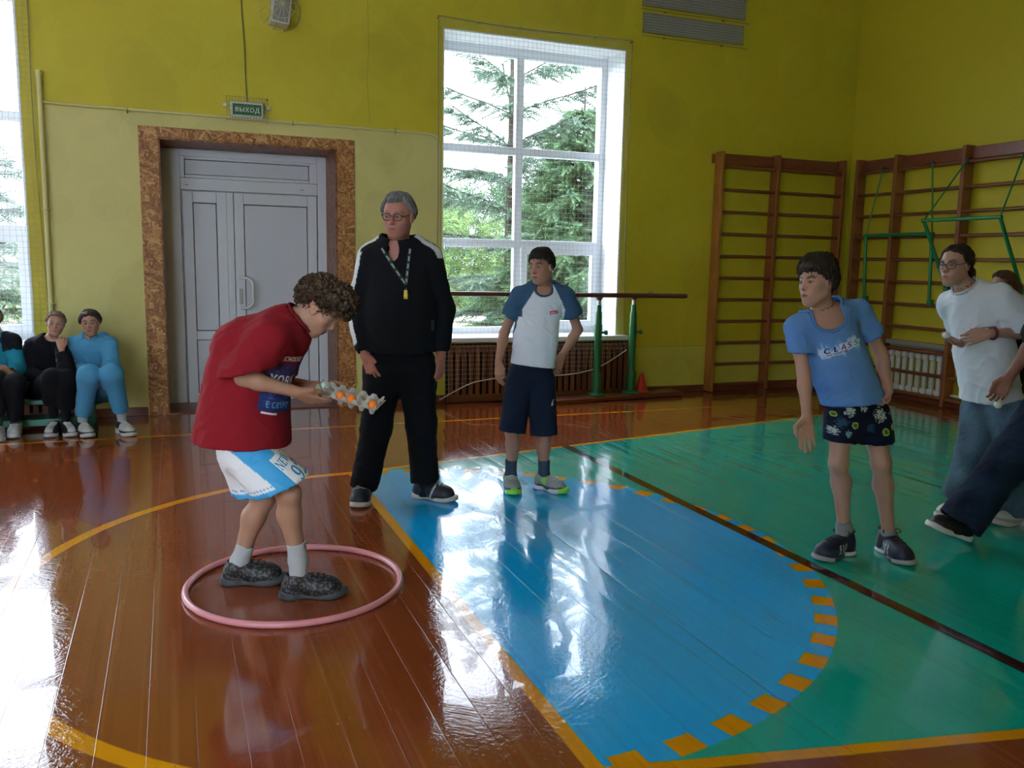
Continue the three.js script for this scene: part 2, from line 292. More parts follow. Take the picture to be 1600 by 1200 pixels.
function bush(label, x, z, rx, ry, rz, n, colors, cat = 'bush', name = 'leafy_bush') {
  const t = thing(name, label, cat, [x, -0.5, z]), M = [], st = [];
  for (let j = 0; j < 9; j++) { const a = rnd() * 6.28, q = rr(0.3, 0.8); st.push(tube([[0, 0, 0], [Math.cos(a) * rx * q * 0.4, ry * 0.5, Math.sin(a) * rz * q * 0.4], [Math.cos(a) * rx * q, ry * rr(0.8, 1.5), Math.sin(a) * rz * q]], 0.018, 4, 5)); }
  obj('stem', st, barkM, t).userData.kind = 'stuff';
  for (let i = 0; i < n; i++) {
    const a = rnd() * 6.28, b = Math.acos(rr(-1, 1)), q = 0.45 + 0.55 * Math.cbrt(rnd()), k = 1 + 0.28 * noise3(Math.cos(a) * 2 + x, Math.cos(b) * 2, Math.sin(a) * 2 + z);
    dummy.position.set(Math.sin(b) * Math.cos(a) * rx * q * k, ry + Math.cos(b) * ry * q * k, Math.sin(b) * Math.sin(a) * rz * q * k);
    dummy.rotation.set(rr(-3, 3), rr(-3, 3), rr(-3, 3)); dummy.scale.setScalar(rr(0.8, 1.7) * Math.max(1, rx / 1.6)); dummy.updateMatrix(); M.push(dummy.matrix.clone());
  }
  foliage(t, M, leafG, colors);
}
const G1 = [[0.055, 0.115, 0.062], [0.11, 0.19, 0.085]], G2 = [[0.08, 0.15, 0.042], [0.16, 0.24, 0.065]], G3 = [[0.065, 0.115, 0.08], [0.12, 0.18, 0.13]], R1 = [[0.35, 0.14, 0.06], [0.18, 0.18, 0.05]];
spruce('tall sparse spruce with long drooping branches outside the wide window', 6.1, -15.6, 7.4, 2.2, 1.0, 10, 4, 34, G3, 0.30, 11, 0.55);
spruce('dense bushy spruce filling the lower panes beside the sparse one', 7.15, -14.6, 5.1, 1.9, 0.1, 30, 8, 40, G1, 0.22, 23);
spruce('pale spruce standing beyond the window behind the seated children', -3.2, -17, 5.2, 1.6, 0.3, 16, 5, 18, G3, 0.22, 31);
bush('round green bush beyond the path, right of the reddish shrub', 8.3, -29, 3.0, 1.9, 1.6, 2600, G2);
bush('reddish autumn shrub beyond the path', 5.9, -28, 1.2, 1.35, 1.0, 900, R1);
bush('tall dark green hedge tree at the far side of the yard', 12.5, -33, 4.6, 2.5, 2.0, 3200, G1);
bush('yellow green shrub low behind the path', 2.6, -32, 3.6, 1.9, 1.8, 2400, G2);
bush('green shrub outside the window behind the seated children', -3.5, -19, 1.5, 1.3, 1.0, 1500, G2);
{
  const t = thing('garden_fence', 'low red fence panel outside the window behind the bench', 'fence', [-3.4, -0.5, -17.0]);
  for (let i = 0; i < 11; i++) obj('slat', box(0.13, 0.42, 0.02, -0.8 + i * 0.16, 0.45, 0, 0.004), mat(0.35, 0.04, 0.06, 0.7), t);
  obj('rail', [box(1.9, 0.05, 0.03, 0, 0.35, -0.03), box(1.9, 0.05, 0.03, 0, 0.58, -0.03)], mat(0.3, 0.05, 0.06, 0.7), t);
}

// ---------- fittings on the back wall ----------
const ropeM = mat(0.62, 0.60, 0.55, 0.9), paintPipe = mat(0.66, 0.61, 0.26, 0.4), cableM = mat(0.20, 0.18, 0.06, 0.7);
{
  const p = thing('heating_pipe', 'vertical pale yellow heating pipe beside the seated children', 'pipe', [-0.935, 0, ZB + 0.06]);
  obj('pipe', rod([-0.01, 0.3, 0], [0.0, 2.82, 0], 0.018, 0.018, 12), paintPipe, p); obj('pipe_cap', rod([0, 2.80, 0], [0, 2.84, 0], 0.023), paintPipe, p);
  for (const y of [1.75, 0.98]) obj('clip', [rod([0, y, -0.06], [0, y, 0], 0.008), new THREE.TorusGeometry(0.027, 0.006, 6, 14).rotateX(Math.PI / 2).translate(0, y, 0)], paintPipe, p);
  const q = thing('thin_pipe', 'thin horizontal yellow pipe running above the door to the window', 'pipe', [0, 0, ZB + 0.022]);
  obj('pipe', tube([[-0.93, 2.60, 0.03], [-0.6, 2.598, 0], [0.6, 2.592, 0], [1.7, 2.585, 0], [2.28, 2.578, 0], [2.36, 2.565, 0], [2.395, 2.52, 0], [2.402, 2.42, 0], [2.402, 1.6, 0], [2.405, 0.4, 0]], 0.0115, 8, 90), paintPipe, q);
  for (const x of [-0.3, 1.05, 1.98]) obj('clip', [rod([x, 2.605, -0.02], [x, 2.565, 0.01], 0.006), new THREE.TorusGeometry(0.016, 0.004, 6, 12).rotateY(Math.PI / 2).translate(x, 2.588, 0)], mat(0.35, 0.32, 0.1, 0.5), q);
  tag(obj('power_cable', [tube([[0.632, 3.95, ZB + 0.008], [0.634, 3.58, ZB + 0.008], [0.65, 3.2, ZB + 0.01], [0.655, 2.9, ZB + 0.008], [0.662, 2.74, ZB + 0.008]], 0.0065, 6, 40)], cableM), 'dark thin cable running down the wall to the exit sign', 'cable');
}
{ // exit sign behind a wire guard
  const t = thing('exit_sign', 'green and white exit sign behind a wire guard above the door', 'sign', [0.655, 2.66, ZB + 0.045]);
  obj('housing', box(0.275, 0.135, 0.07, 0, 0, 0, 0.008), mat(0.62, 0.66, 0.62, 0.4), t);
  const face = canvas(512, 256, (c, w, h) => { c.fillStyle = '#dfe8df'; c.fillRect(0, 0, w, h); c.fillStyle = '#0d6b3c'; c.fillRect(16, 26, w - 32, h - 52); c.fillStyle = '#dfe8df'; c.font = 'bold 118px sans-serif'; c.textAlign = 'center'; c.textBaseline = 'middle'; c.fillText('ВЫХОД', w / 2, h / 2 + 4, w - 60); });
  obj('sign_face', new THREE.PlaneGeometry(0.255, 0.115).translate(0, 0, 0.0365), new THREE.MeshPhysicalMaterial({ map: face, roughness: 0.3 }), t);
  const w = []; for (let i = 0; i <= 14; i++) w.push(rod([-0.17 + i * 0.0243, -0.095, 0.06], [-0.17 + i * 0.0243, 0.10, 0.06], 0.0016, 0.0016, 5)); for (let i = 0; i <= 5; i++) w.push(rod([-0.17, -0.095 + i * 0.039, 0.061], [0.17, -0.095 + i * 0.039, 0.061], 0.0016, 0.0016, 5));
  for (const x of [-0.17, 0.17]) for (const y of [-0.095, 0.1]) w.push(rod([x, y, -0.04], [x, y, 0.06], 0.002, 0.002, 5));
  obj('wire_guard', w, mat(0.3, 0.32, 0.28, 0.4, { metalness: 0.6 }), t).userData.kind = 'stuff';
  for (const x of [-0.18, 0.18]) obj('bracket', box(0.03, 0.03, 0.06, x, 0.03, -0.012, 0.004), whiteM, t);
}
{ // loudspeaker in a round cage
  const t = thing('wall_loudspeaker', 'white box loudspeaker in a round wire cage high above the door', 'loudspeaker', [0.95, 3.53, ZB + 0.12]), m = mat(0.62, 0.62, 0.56, 0.5);
  const b = obj('cabinet', box(0.16, 0.30, 0.15, 0, 0, 0, 0.012), m, t); b.rotation.z = -0.13;
  const gr = obj('grille', box(0.128, 0.27, 0.012, 0, 0, 0.076, 0.004), mat(0.30, 0.29, 0.25, 0.7), t); gr.rotation.z = -0.13;
  const w = [new THREE.TorusGeometry(0.175, 0.003, 5, 40).translate(0, 0, -0.1)]; for (let i = 0; i < 6; i++) { const a = i * Math.PI / 6 + 0.2; w.push(tube([[Math.cos(a) * 0.175, Math.sin(a) * 0.175, -0.1], [Math.cos(a) * 0.14, Math.sin(a) * 0.16, 0.06], [0, 0, 0.125], [-Math.cos(a) * 0.14, -Math.sin(a) * 0.16, 0.06], [-Math.cos(a) * 0.175, -Math.sin(a) * 0.175, -0.1]], 0.0028, 5, 26)); }
  w.push(new THREE.TorusGeometry(0.11, 0.0028, 5, 36).translate(0, 0, 0.09));
  obj('wire_cage', w, mat(0.6, 0.58, 0.35, 0.4), t).userData.kind = 'stuff'; obj('bracket', rod([0, 0, -0.12], [0, 0, -0.05], 0.03), m, t);
}
[[4.572, 3.85, 1.215, 0.185], [4.56, 4.115, 1.24, 0.20]].forEach(([x, y, w, h], i) => {
  const t = thing('ventilation_grille', i ? 'upper grey wall grille behind netting, cut by the top edge' : 'lower grey wall grille behind netting right of the window', 'grille', [x + w / 2, y - 0.0, ZB + 0.02]);
  obj('backing', box(w, h, 0.02, 0, 0, -0.005, 0.003), mat(0.26, 0.26, 0.25, 0.7), t);
  obj('rim', [box(w + 0.02, 0.012, 0.03, 0, h / 2, 0), box(w + 0.02, 0.012, 0.03, 0, -h / 2, 0), box(0.012, h, 0.03, w / 2, 0, 0), box(0.012, h, 0.03, -w / 2, 0, 0)], mat(0.33, 0.31, 0.15, 0.6), t);
  const s = []; for (let k = 0; k < 44; k++) s.push(rod([-w / 2 + (k + 0.5) * w / 44, -h / 2, 0.014], [-w / 2 + (k + 0.5) * w / 44, h / 2, 0.014], 0.0022, 0.0022, 4)); for (let k = 1; k < 7; k++) s.push(rod([-w / 2, -h / 2 + k * h / 7, 0.016], [w / 2, -h / 2 + k * h / 7, 0.016], 0.0022, 0.0022, 4));
  obj('mesh_net', s, mat(0.48, 0.47, 0.42, 0.7), t).userData.kind = 'stuff';
  obj('cord', tube([[-w / 2 - 0.03, -h / 2 - 0.04, 0.02], [-w / 4, -h / 2 - 0.045, 0.02], [w / 4, -h / 2 - 0.038, 0.02], [w / 2 + 0.06, -h / 2 - 0.045, 0.02]], 0.004, 5), mat(0.25, 0.22, 0.1, 0.8), t);
  for (const x2 of [-0.3, 0.28]) obj('nail', rod([x2 * w, -h / 2 - 0.045, 0], [x2 * w, -h / 2 - 0.045, 0.03], 0.006), cableM, t);
});
// protective nets in front of the windows
function windowNet(label, x0, x1, y1, low, n, xs) {
  const t = thing('window_net', label, 'net', [0, 0, ZB + 0.03]), s = [], cell = 0.046, bow = (x, y) => 0.012 * Math.sin(x * 3.1 + y * 2.3) + (y < 0.62 ? 0.115 : 0.0);
  const lo = (x) => { const u = (x - x0) / (x1 - x0), k = u * (low.length - 1), i = Math.min(low.length - 2, Math.floor(k)); return low[i] + (low[i + 1] - low[i]) * (k - i); };
  const zig = (pts, r) => s.push(new THREE.TubeGeometry(new THREE.CatmullRomCurve3(pts.map((p) => V(...p)), false, 'catmullrom', 0.1), Math.max(2, pts.length - 1), r, 4));
  const nx = Math.round((x1 - x0) / cell);
  for (let i = 0; i <= nx; i++) { const x = x0 + (x1 - x0) * i / nx, b = lo(x), pts = []; for (let k = 0; k <= 14; k++) { const y = y1 + (b - y1) * k / 14; pts.push([x + 0.006 * Math.sin(y * 7 + i), y, bow(x, y)]); } zig(pts, 0.0011); }
  for (let y = y1; y > Math.min(...low); y -= cell) { const pts = []; for (let k = 0; k <= 16; k++) { const x = x0 + (x1 - x0) * k / 16; if (y > lo(x) - 0.01) pts.push([x, y + 0.004 * Math.sin(x * 5 + y * 3), bow(x, y)]); } if (pts.length > 1) zig(pts, 0.0012); }
  obj('netting', s, mat(0.50, 0.50, 0.47, 0.9), t).userData.kind = 'stuff';
  const e = []; for (let k = 0; k <= 12; k++) { const x = x0 + (x1 - x0) * k / 12; e.push([x, lo(x), bow(x, lo(x)) + 0.005]); }
  obj('bottom_rope', tube(e, 0.0065, 6, 60), ropeM, t);
  obj('edge_cord', [tube([[x0, y1, 0.01], [x0 + (x1 - x0) * 0.3, y1 - 0.02, 0.01], [x0 + (x1 - x0) * 0.7, y1 - 0.015, 0.01], [x1, y1, 0.01]], 0.006, 5), tube([[x0, y1, 0.01], [x0 + 0.01, 2, 0.01], [x0 + 0.005, 1, 0.01], [x0 + 0.02, Math.max(0.6, low[0]), 0.02]], 0.004, 5), tube([[x1, y1, 0.01], [x1 - 0.01, 2.4, 0.01], [x1 + 0.02, 1, 0.01], [x1 + 0.03, Math.max(0.55, low.at(-1)), 0.02]], 0.004, 5)], mat(0.28, 0.26, 0.12, 0.9), t);
  for (let k = 0; k <= 5; k++) obj('hook', rod([x0 + (x1 - x0) * k / 5, y1 - 0.012, -0.03], [x0 + (x1 - x0) * k / 5, y1 - 0.012, 0.02], 0.005, 0.005, 6), cableM, t);
}
windowNet('white protective net with rope hanging over the window behind the boy in shorts', 2.385, 4.44, 3.65, [0.05, 0.20, 0.245, 0.25, 0.25, 0.26, 0.33, 0.50], 0);
windowNet('white protective net over the window behind the seated children', -3.1, -0.985, 3.65, [0.5, 0.5, 0.5], 0);
// slatted wooden radiator covers under the windows
const slatM = [mat(0.20, 0.062, 0.026, 0.4), mat(0.25, 0.08, 0.034, 0.42), mat(0.17, 0.052, 0.024, 0.4)], railM = mat(0.16, 0.05, 0.022, 0.4);
function slatCover(label, x0, x1) {
  const t = thing('radiator_cover', label, 'radiator cover', [0, 0, ZB + 0.075]);
  obj('rail', span(x0, x1, 0.005, 0.075, -0.02, 0.025), railM, t); obj('rail', span(x0, x1, 0.50, 0.57, -0.02, 0.012), railM, t);
  obj('backing', span(x0, x1, 0.0, 0.58, -0.07, -0.035, 0), mat(0.03, 0.02, 0.015, 0.9), t);
  const n = Math.round((x1 - x0) / 0.069);
  for (let i = 0; i < n; i++) obj('slat', span(x0 + (i + 0.12) * (x1 - x0) / n, x0 + (i + 0.12) * (x1 - x0) / n + 0.043, 0.05, 0.555, 0.004, 0.022 + rr(0, 0.004), 0.003), slatM[i % 3], t);
}
slatCover('brown slatted wooden radiator cover under the wide window', 2.49, 4.52); slatCover('brown slatted wooden radiator cover behind the green bench', -3.1, -0.985);

// ---------- parallel bar on its two green posts ----------
const greenM = mat(0.012, 0.16, 0.055, 0.3), steelM = mat(0.62, 0.62, 0.6, 0.25, { metalness: 0.9 }), darkSteel = mat(0.12, 0.12, 0.12, 0.4, { metalness: 0.7 });
{
  const t = thing('gymnastic_bar', 'brown wooden gymnastic bar on green steel posts in front of the window', 'gym bar');
  obj('bar', new THREE.CapsuleGeometry(0.024, 2.95, 6, 14).rotateZ(Math.PI / 2).rotateY(-0.13).translate(3.42, 1.087, -7.69), mat(0.11, 0.035, 0.022, 0.3), t);
  obj('end_ring', new THREE.TorusGeometry(0.03, 0.009, 6, 16).rotateY(Math.PI / 2).translate(4.68, 1.088, -7.85), mat(0.16, 0.08, 0.04, 0.4), t);
  for (const [x, z] of [[4.035, -7.77], [4.47, -7.825], [2.10, -7.50]]) {
    const p = obj('post', [lathe([[0, 0.045], [0.088, 0.045], [0.095, 0.055], [0.09, 0.07], [0.055, 0.075], [0.052, 0.1], [0.05, 0.27], [0.042, 0.29], [0.037, 0.30], [0.036, 0.64], [0.04, 0.645], [0.04, 0.78], [0.035, 0.785], [0.034, 0.90], [0.027, 0.915], [0.025, 0.98], [0, 0.98]], 18).translate(x, 0, z)], greenM, t);
    obj('clamp_knob', [rod([x, 0.70, z], [x + 0.075, 0.70, z + 0.03], 0.012), rod([x + 0.06, 0.70, z + 0.024], [x + 0.09, 0.70, z + 0.036], 0.024)], greenM, p);
    obj('inner_tube', rod([x, 0.97, z], [x, 1.03, z], 0.021), steelM, p); obj('saddle', [lathe([[0.018, 1.02], [0.024, 1.035], [0.045, 1.065], [0.047, 1.075], [0, 1.075]], 14).translate(x, 0, z)], darkSteel, p);
  }
  const run = mat(0.17, 0.05, 0.025, 0.3);
  obj('runner', box(1.75, 0.05, 0.22, 4.22, 0.026, -7.78, 0.012).translate(-4.22, 0, 7.78).rotateY(0.13).translate(4.22, 0, -7.78), run, t);
}
{
  const t = thing('marker_cone', 'small red plastic cone behind the right green post', 'cone', [4.62, 0, -7.86]);
  obj('cone', lathe([[0, 0.26], [0.012, 0.26], [0.02, 0.25], [0.075, 0.03], [0.08, 0.02]], 18), mat(0.62, 0.03, 0.02, 0.4), t); obj('base', box(0.2, 0.02, 0.2, 0, 0.011, 0, 0.006), mat(0.62, 0.03, 0.02, 0.4), t);
}

// ---------- wall bars ----------
const woodTex = canvas(256, 512, (c, w, h) => { c.fillStyle = '#c8c8c8'; c.fillRect(0, 0, w, h); for (let i = 0; i < 260; i++) { c.globalAlpha = rr(0.05, 0.22); c.fillStyle = rnd() < 0.6 ? '#6a6a6a' : '#ffffff'; c.fillRect(rnd() * w, rnd() * h, rr(1, 4), rr(60, 400)); } });
const woodM = (r, g, b) => new THREE.MeshPhysicalMaterial({ map: woodTex, color: C(r, g, b), roughness: 0.32 });
const postM = woodM(0.50, 0.165, 0.05), postLight = woodM(0.72, 0.28, 0.055), rungM = woodM(0.36, 0.115, 0.042), topM = woodM(0.36, 0.095, 0.045);
const rungY = [0.085, 0.313, 0.551, 0.79, 1.03, 1.267, 1.505, 1.743, 1.98, 2.215, 2.46];
function wallBars(label, alongX, posts) {
  const t = thing('wall_bars', label, 'wall bars');
  const put = (a0, a1, y0, y1, d0, d1, r) => (alongX ? span(a0, a1, y0, y1, ZB + d0, ZB + d1, r) : span(X1 - d1, X1 - d0, y0, y1, a0, a1, r));
  posts.forEach((p, i) => { obj('post', uvWorld(put(p - 0.022, p + 0.022, 0.01, 2.62, 0.02, 0.15, 0.006), alongX ? 'xy' : 'zy', 1.5), alongX && i === 0 ? postLight : postM, t); obj('wall_bracket', put(p - 0.05, p + 0.05, 2.50, 2.60, 0, 0.03, 0.003), postM, t); });
  for (let i = 0; i + 1 < posts.length; i++) {
    const a = posts[i] + 0.022, b = posts[i + 1] - 0.022;
    obj('top_board', put(a - 0.01, b + 0.01, 2.49, 2.605, 0.045, 0.07, 0.004), topM, t);
    for (const y of rungY) { const g = new THREE.CapsuleGeometry(0.0165, b - a + 0.01, 3, 10).rotateZ(Math.PI / 2); if (!alongX) g.rotateY(Math.PI / 2); g.scale(1, 1.15, 1); obj('rung', alongX ? g.translate((a + b) / 2, y, ZB + 0.115) : g.translate(X1 - 0.115, y, (a + b) / 2), rungM, t); }
  }
}
wallBars('brown wooden wall bars with two bays on the wall beside the window', true, [5.54, 6.28, 7.20]);
wallBars('brown wooden wall bars on the dark side wall, behind the girl', false, [-7.80, -7.24, -6.38, -5.52, -4.66]);
{ // cast iron radiator under a stone shelf behind the bars
  const t = thing('cast_iron_radiator', 'white cast iron radiator behind the wall bars under a stone shelf', 'radiator', [X1 - 0.002, 0, -6.80]), m = mat(0.68, 0.68, 0.64, 0.4);
  for (let i = 0; i < 9; i++) { const z = -0.36 + i * 0.092; obj('section', [box(0.05, 0.46, 0.052, -0.048, 0.31, z, 0.022), box(0.075, 0.07, 0.07, -0.045, 0.13, z, 0.02), box(0.075, 0.07, 0.07, -0.045, 0.49, z, 0.02)], m, t); }
  obj('feed_pipe', rod([-0.045, 0.13, -0.8], [-0.045, 0.13, 0.9], 0.014), m, t);
  const s = thing('stone_shelf', 'speckled grey stone shelf above the white radiator', 'shelf', [X1 - 0.055, 0.615, -6.80]);
  obj('slab', box(0.10, 0.05, 1.05, 0, 0, 0, 0.005), mat(0.30, 0.27, 0.24, 0.3), s); obj('apron', box(0.03, 0.05, 1.0, 0.03, -0.05, 0, 0.004), mat(0.34, 0.32, 0.29, 0.6), s);
}
// two green steel chinning frames hung on the bars
function chinFrame(label, z0, z1, ybar, out, ylow, legs) {
  const t = thing('chinning_frame', label, 'pull-up frame'), x = X1 - 0.13, g = mat(0.008, 0.23, 0.085, 0.35), xb = x - out;
  obj('crossbar', [rod([xb, ybar, z0 - 0.02], [xb, ybar, z1 + 0.02], 0.018, 0.018, 12)], g, t);
  for (const z of [z0, z1]) {
    obj('leg', [rod([xb, ybar, z], [x - 0.02, ylow, z], 0.017, 0.017, 10), box(0.06, 0.06, 0.05, x - 0.0, ylow - 0.01, z, 0.008)], g, t);
    obj('tie_rod', [rod([xb, ybar, z], [x - 0.005, 2.49, z + (z === z0 ? 0.12 : -0.12)], 0.0075, 0.0075, 8)], g, t);
    obj('hook', [new THREE.TorusGeometry(0.026, 0.008, 6, 14, 4.2).translate(x + 0.006, 2.475, z + (z === z0 ? 0.12 : -0.12))], darkSteel, t);
  }
}
chinFrame('green steel pull-up frame on the side wall bars nearest the corner', -7.54, -6.64, 1.767, 0.06, 1.075);
chinFrame('higher green steel pull-up frame with slanting legs above the girl', -6.45, -5.61, 1.88, 0.39, 1.23);

// ---------- bench and floor things ----------
{
  const t = thing('gym_bench', 'low green wooden bench where the three children sit', 'bench', [0, 0, -7.70]), m = mat(0.03, 0.19, 0.12, 0.4), d = mat(0.02, 0.13, 0.085, 0.45);
  obj('seat', span(-3.3, -0.50, 0.205, 0.245, -0.15, 0.15, 0.008), m, t); obj('stretcher', span(-3.2, -0.62, 0.03, 0.085, -0.12, 0.12, 0.006), m, t);
  for (const x of [-0.66, -1.95, -3.1]) obj('leg', span(x - 0.03, x + 0.03, 0.002, 0.205, -0.13, 0.13, 0.005), d, t);
}
{
  const h = tag(obj('hula_hoop', new THREE.TorusGeometry(0.448, 0.0135, 14, 96).rotateX(Math.PI / 2).translate(0, 0.0145, 0), mat(0.74, 0.29, 0.33, 0.3)), 'pink plastic hoop lying on the floor round the boy in the red shirt', 'hoop');
  h.position.set(0.452, 0, -3.615);
}
// ---------- signed distance modelling for people ----------
const sub = (a, b) => [a[0] - b[0], a[1] - b[1], a[2] - b[2]], add = (a, b, s = 1) => [a[0] + b[0] * s, a[1] + b[1] * s, a[2] + b[2] * s];
const dot = (a, b) => a[0] * b[0] + a[1] * b[1] + a[2] * b[2], len = (a) => Math.hypot(...a), unit = (a) => { const l = len(a) || 1; return [a[0] / l, a[1] / l, a[2] / l]; };
const cross = (a, b) => [a[1] * b[2] - a[2] * b[1], a[2] * b[0] - a[0] * b[2], a[0] * b[1] - a[1] * b[0]], lerp3 = (a, b, t) => [a[0] + (b[0] - a[0]) * t, a[1] + (b[1] - a[1]) * t, a[2] + (b[2] - a[2]) * t];
const ortho = (v, n) => unit(add(v, n, -dot(v, n)));
const smin = (a, b, k) => { const h = Math.max(k - Math.abs(a - b), 0) / k; return Math.min(a, b) - h * h * k * 0.25; };
const smax = (a, b, k) => -smin(-a, -b, k);
const sstep = (a, b, x) => { const t = Math.min(1, Math.max(0, (x - a) / (b - a))); return t * t * (3 - 2 * t); };
function rc(a, b, ra, rb = ra) {                                         // tapered capsule
  const dx = b[0] - a[0], dy = b[1] - a[1], dz = b[2] - a[2], q = 1 / (dx * dx + dy * dy + dz * dz || 1), [ax, ay, az] = a;
  return (x, y, z) => { const px = x - ax, py = y - ay, pz = z - az; let t = (px * dx + py * dy + pz * dz) * q; t = t < 0 ? 0 : t > 1 ? 1 : t; const ex = px - dx * t, ey = py - dy * t, ez = pz - dz * t; return Math.sqrt(ex * ex + ey * ey + ez * ez) - ra - (rb - ra) * t; };
}
function ec(a, b, ra, rb, u, ka, kb = ka) {                              // the same, flattened along u to ka, kb of its width
  const d = sub(b, a), q = 1 / (dot(d, d) || 1), [ux, uy, uz] = u;
  return (x, y, z) => {
    const px = x - a[0], py = y - a[1], pz = z - a[2]; let t = (px * d[0] + py * d[1] + pz * d[2]) * q; t = t < 0 ? 0 : t > 1 ? 1 : t;
    const ex = px - d[0] * t, ey = py - d[1] * t, ez = pz - d[2] * t, s = ex * ux + ey * uy + ez * uz, w2 = Math.max(0, ex * ex + ey * ey + ez * ez - s * s), r = ra + (rb - ra) * t, m = r * (ka + (kb - ka) * t);
    const k0 = Math.sqrt(w2 / (r * r) + s * s / (m * m)), k1 = Math.sqrt(w2 / (r * r * r * r) + s * s / (m * m * m * m)); return k1 < 1e-6 ? -m : k0 * (k0 - 1) / k1;
  };
}
function ell(c, r) { return (x, y, z) => { const a = (x - c[0]) / r[0], b = (y - c[1]) / r[1], d = (z - c[2]) / r[2], k0 = Math.sqrt(a * a + b * b + d * d), k1 = Math.sqrt((a / r[0]) ** 2 + (b / r[1]) ** 2 + (d / r[2]) ** 2); return k1 < 1e-6 ? -Math.min(...r) : k0 * (k0 - 1) / k1; }; }
const sph = (c, r) => (x, y, z) => Math.hypot(x - c[0], y - c[1], z - c[2]) - r;
const blend = (k, fs) => (x, y, z) => { let d = fs[0](x, y, z); for (let i = 1; i < fs.length; i++) d = smin(d, fs[i](x, y, z), k); return d; };
const halfspace = (p, n) => (x, y, z) => (x - p[0]) * n[0] + (y - p[1]) * n[1] + (z - p[2]) * n[2];   // positive on the side n points to
// naive surface nets; skip(x, y, z) leaves cells out
function netMesh(f, lo, hi, h, colorAt, uncut, skip) {
  const n = [0, 1, 2].map((i) => Math.ceil((hi[i] - lo[i]) / h) + 2), [nx, ny, nz] = n, val = new Float32Array(nx * ny * nz).fill(1), B = 5, R = h * B * 0.9 * 1.9;
  for (let bz = 0; bz < nz; bz += B) for (let by = 0; by < ny; by += B) for (let bx = 0; bx < nx; bx += B) {
    const c = f(lo[0] + (bx + 2) * h, lo[1] + (by + 2) * h, lo[2] + (bz + 2) * h), far = Math.abs(c) > R;
    for (let z = bz; z < Math.min(nz, bz + B); z++) for (let y = by; y < Math.min(ny, by + B); y++) for (let x = bx; x < Math.min(nx, bx + B); x++) val[(z * ny + y) * nx + x] = far ? c : f(lo[0] + x * h, lo[1] + y * h, lo[2] + z * h);
  }
  const vid = new Int32Array(nx * ny * nz).fill(-1), pos = [], idx = [], o8 = [0, 1, nx, nx + 1, nx * ny, nx * ny + 1, nx * ny + nx, nx * ny + nx + 1], E = [[0, 1], [2, 3], [4, 5], [6, 7], [0, 2], [1, 3], [4, 6], [5, 7], [0, 4], [1, 5], [2, 6], [3, 7]];
  for (let z = 0; z < nz - 1; z++) for (let y = 0; y < ny - 1; y++) for (let x = 0; x < nx - 1; x++) {
    const i = (z * ny + y) * nx + x; let m = 0; for (let k = 0; k < 8; k++) if (val[i + o8[k]] < 0) m |= 1 << k;
    if (m === 0 || m === 255) continue;
    let sx = 0, sy = 0, sz = 0, c = 0;
    for (const [p, q] of E) if (((m >> p) ^ (m >> q)) & 1) { const a = val[i + o8[p]], b = val[i + o8[q]], t = a / (a - b); sx += (p & 1) + ((q & 1) - (p & 1)) * t; sy += ((p >> 1) & 1) + (((q >> 1) & 1) - ((p >> 1) & 1)) * t; sz += (p >> 2) + ((q >> 2) - (p >> 2)) * t; c++; }
    const X = lo[0] + (x + sx / c) * h, Y = lo[1] + (y + sy / c) * h, Z = lo[2] + (z + sz / c) * h;
    if (skip && skip(X, Y, Z)) continue;
    vid[i] = pos.length / 3; pos.push(X, Y, Z);
  }
  const quad = (a, b, c, d, flip) => { if (a < 0 || b < 0 || c < 0 || d < 0) return; if (flip) idx.push(a, c, b, b, c, d); else idx.push(a, b, c, b, d, c); };
  for (let z = 1; z < nz - 1; z++) for (let y = 1; y < ny - 1; y++) for (let x = 1; x < nx - 1; x++) {
    const i = (z * ny + y) * nx + x, s = val[i] < 0;
    if (s !== val[i + 1] < 0) quad(vid[i - nx - nx * ny], vid[i - nx * ny], vid[i - nx], vid[i], !s);
    if (s !== val[i + nx] < 0) quad(vid[i - 1 - nx * ny], vid[i - 1], vid[i - nx * ny], vid[i], !s);
    if (s !== val[i + nx * ny] < 0) quad(vid[i - 1 - nx], vid[i - nx], vid[i - 1], vid[i], !s);
  }
  let keep = idx;
  if (uncut) { keep = []; for (let t = 0; t < idx.length; t += 3) { let x = 0, y = 0, z = 0; for (let k = 0; k < 3; k++) { x += pos[idx[t + k] * 3] / 3; y += pos[idx[t + k] * 3 + 1] / 3; z += pos[idx[t + k] * 3 + 2] / 3; } let cap = false; for (const [pl, q] of uncut) if (Math.abs(pl(x, y, z)) < h * 0.7 && q(x, y, z) < -h * 0.9) { cap = true; break; } if (!cap) keep.push(idx[t], idx[t + 1], idx[t + 2]); } }
  const g = new THREE.BufferGeometry(); g.setAttribute('position', new THREE.Float32BufferAttribute(pos, 3)); g.setIndex(keep); g.computeVertexNormals();
  const col = new Float32Array(pos.length); for (let i = 0; i < pos.length; i += 3) { const c = colorAt(pos[i], pos[i + 1], pos[i + 2]); col[i] = c[0]; col[i + 1] = c[1]; col[i + 2] = c[2]; }
  g.setAttribute('color', new THREE.BufferAttribute(col, 3)); return g;
}
function bounds(pts, m) { const lo = [1e9, 1e9, 1e9], hi = [-1e9, -1e9, -1e9]; for (const p of pts) for (let i = 0; i < 3; i++) { lo[i] = Math.min(lo[i], p[i] - m); hi[i] = Math.max(hi[i], p[i] + m); } return [lo, hi]; }
function tint(g, c) { const n = g.attributes.position.count, a = new Float32Array(n * 3); for (let i = 0; i < n; i++) a.set(typeof c === 'function' ? c(g.attributes.position.getX(i), g.attributes.position.getY(i), g.attributes.position.getZ(i)) : c, i * 3); g.setAttribute('color', new THREE.BufferAttribute(a, 3)); g.deleteAttribute('uv'); return g; }
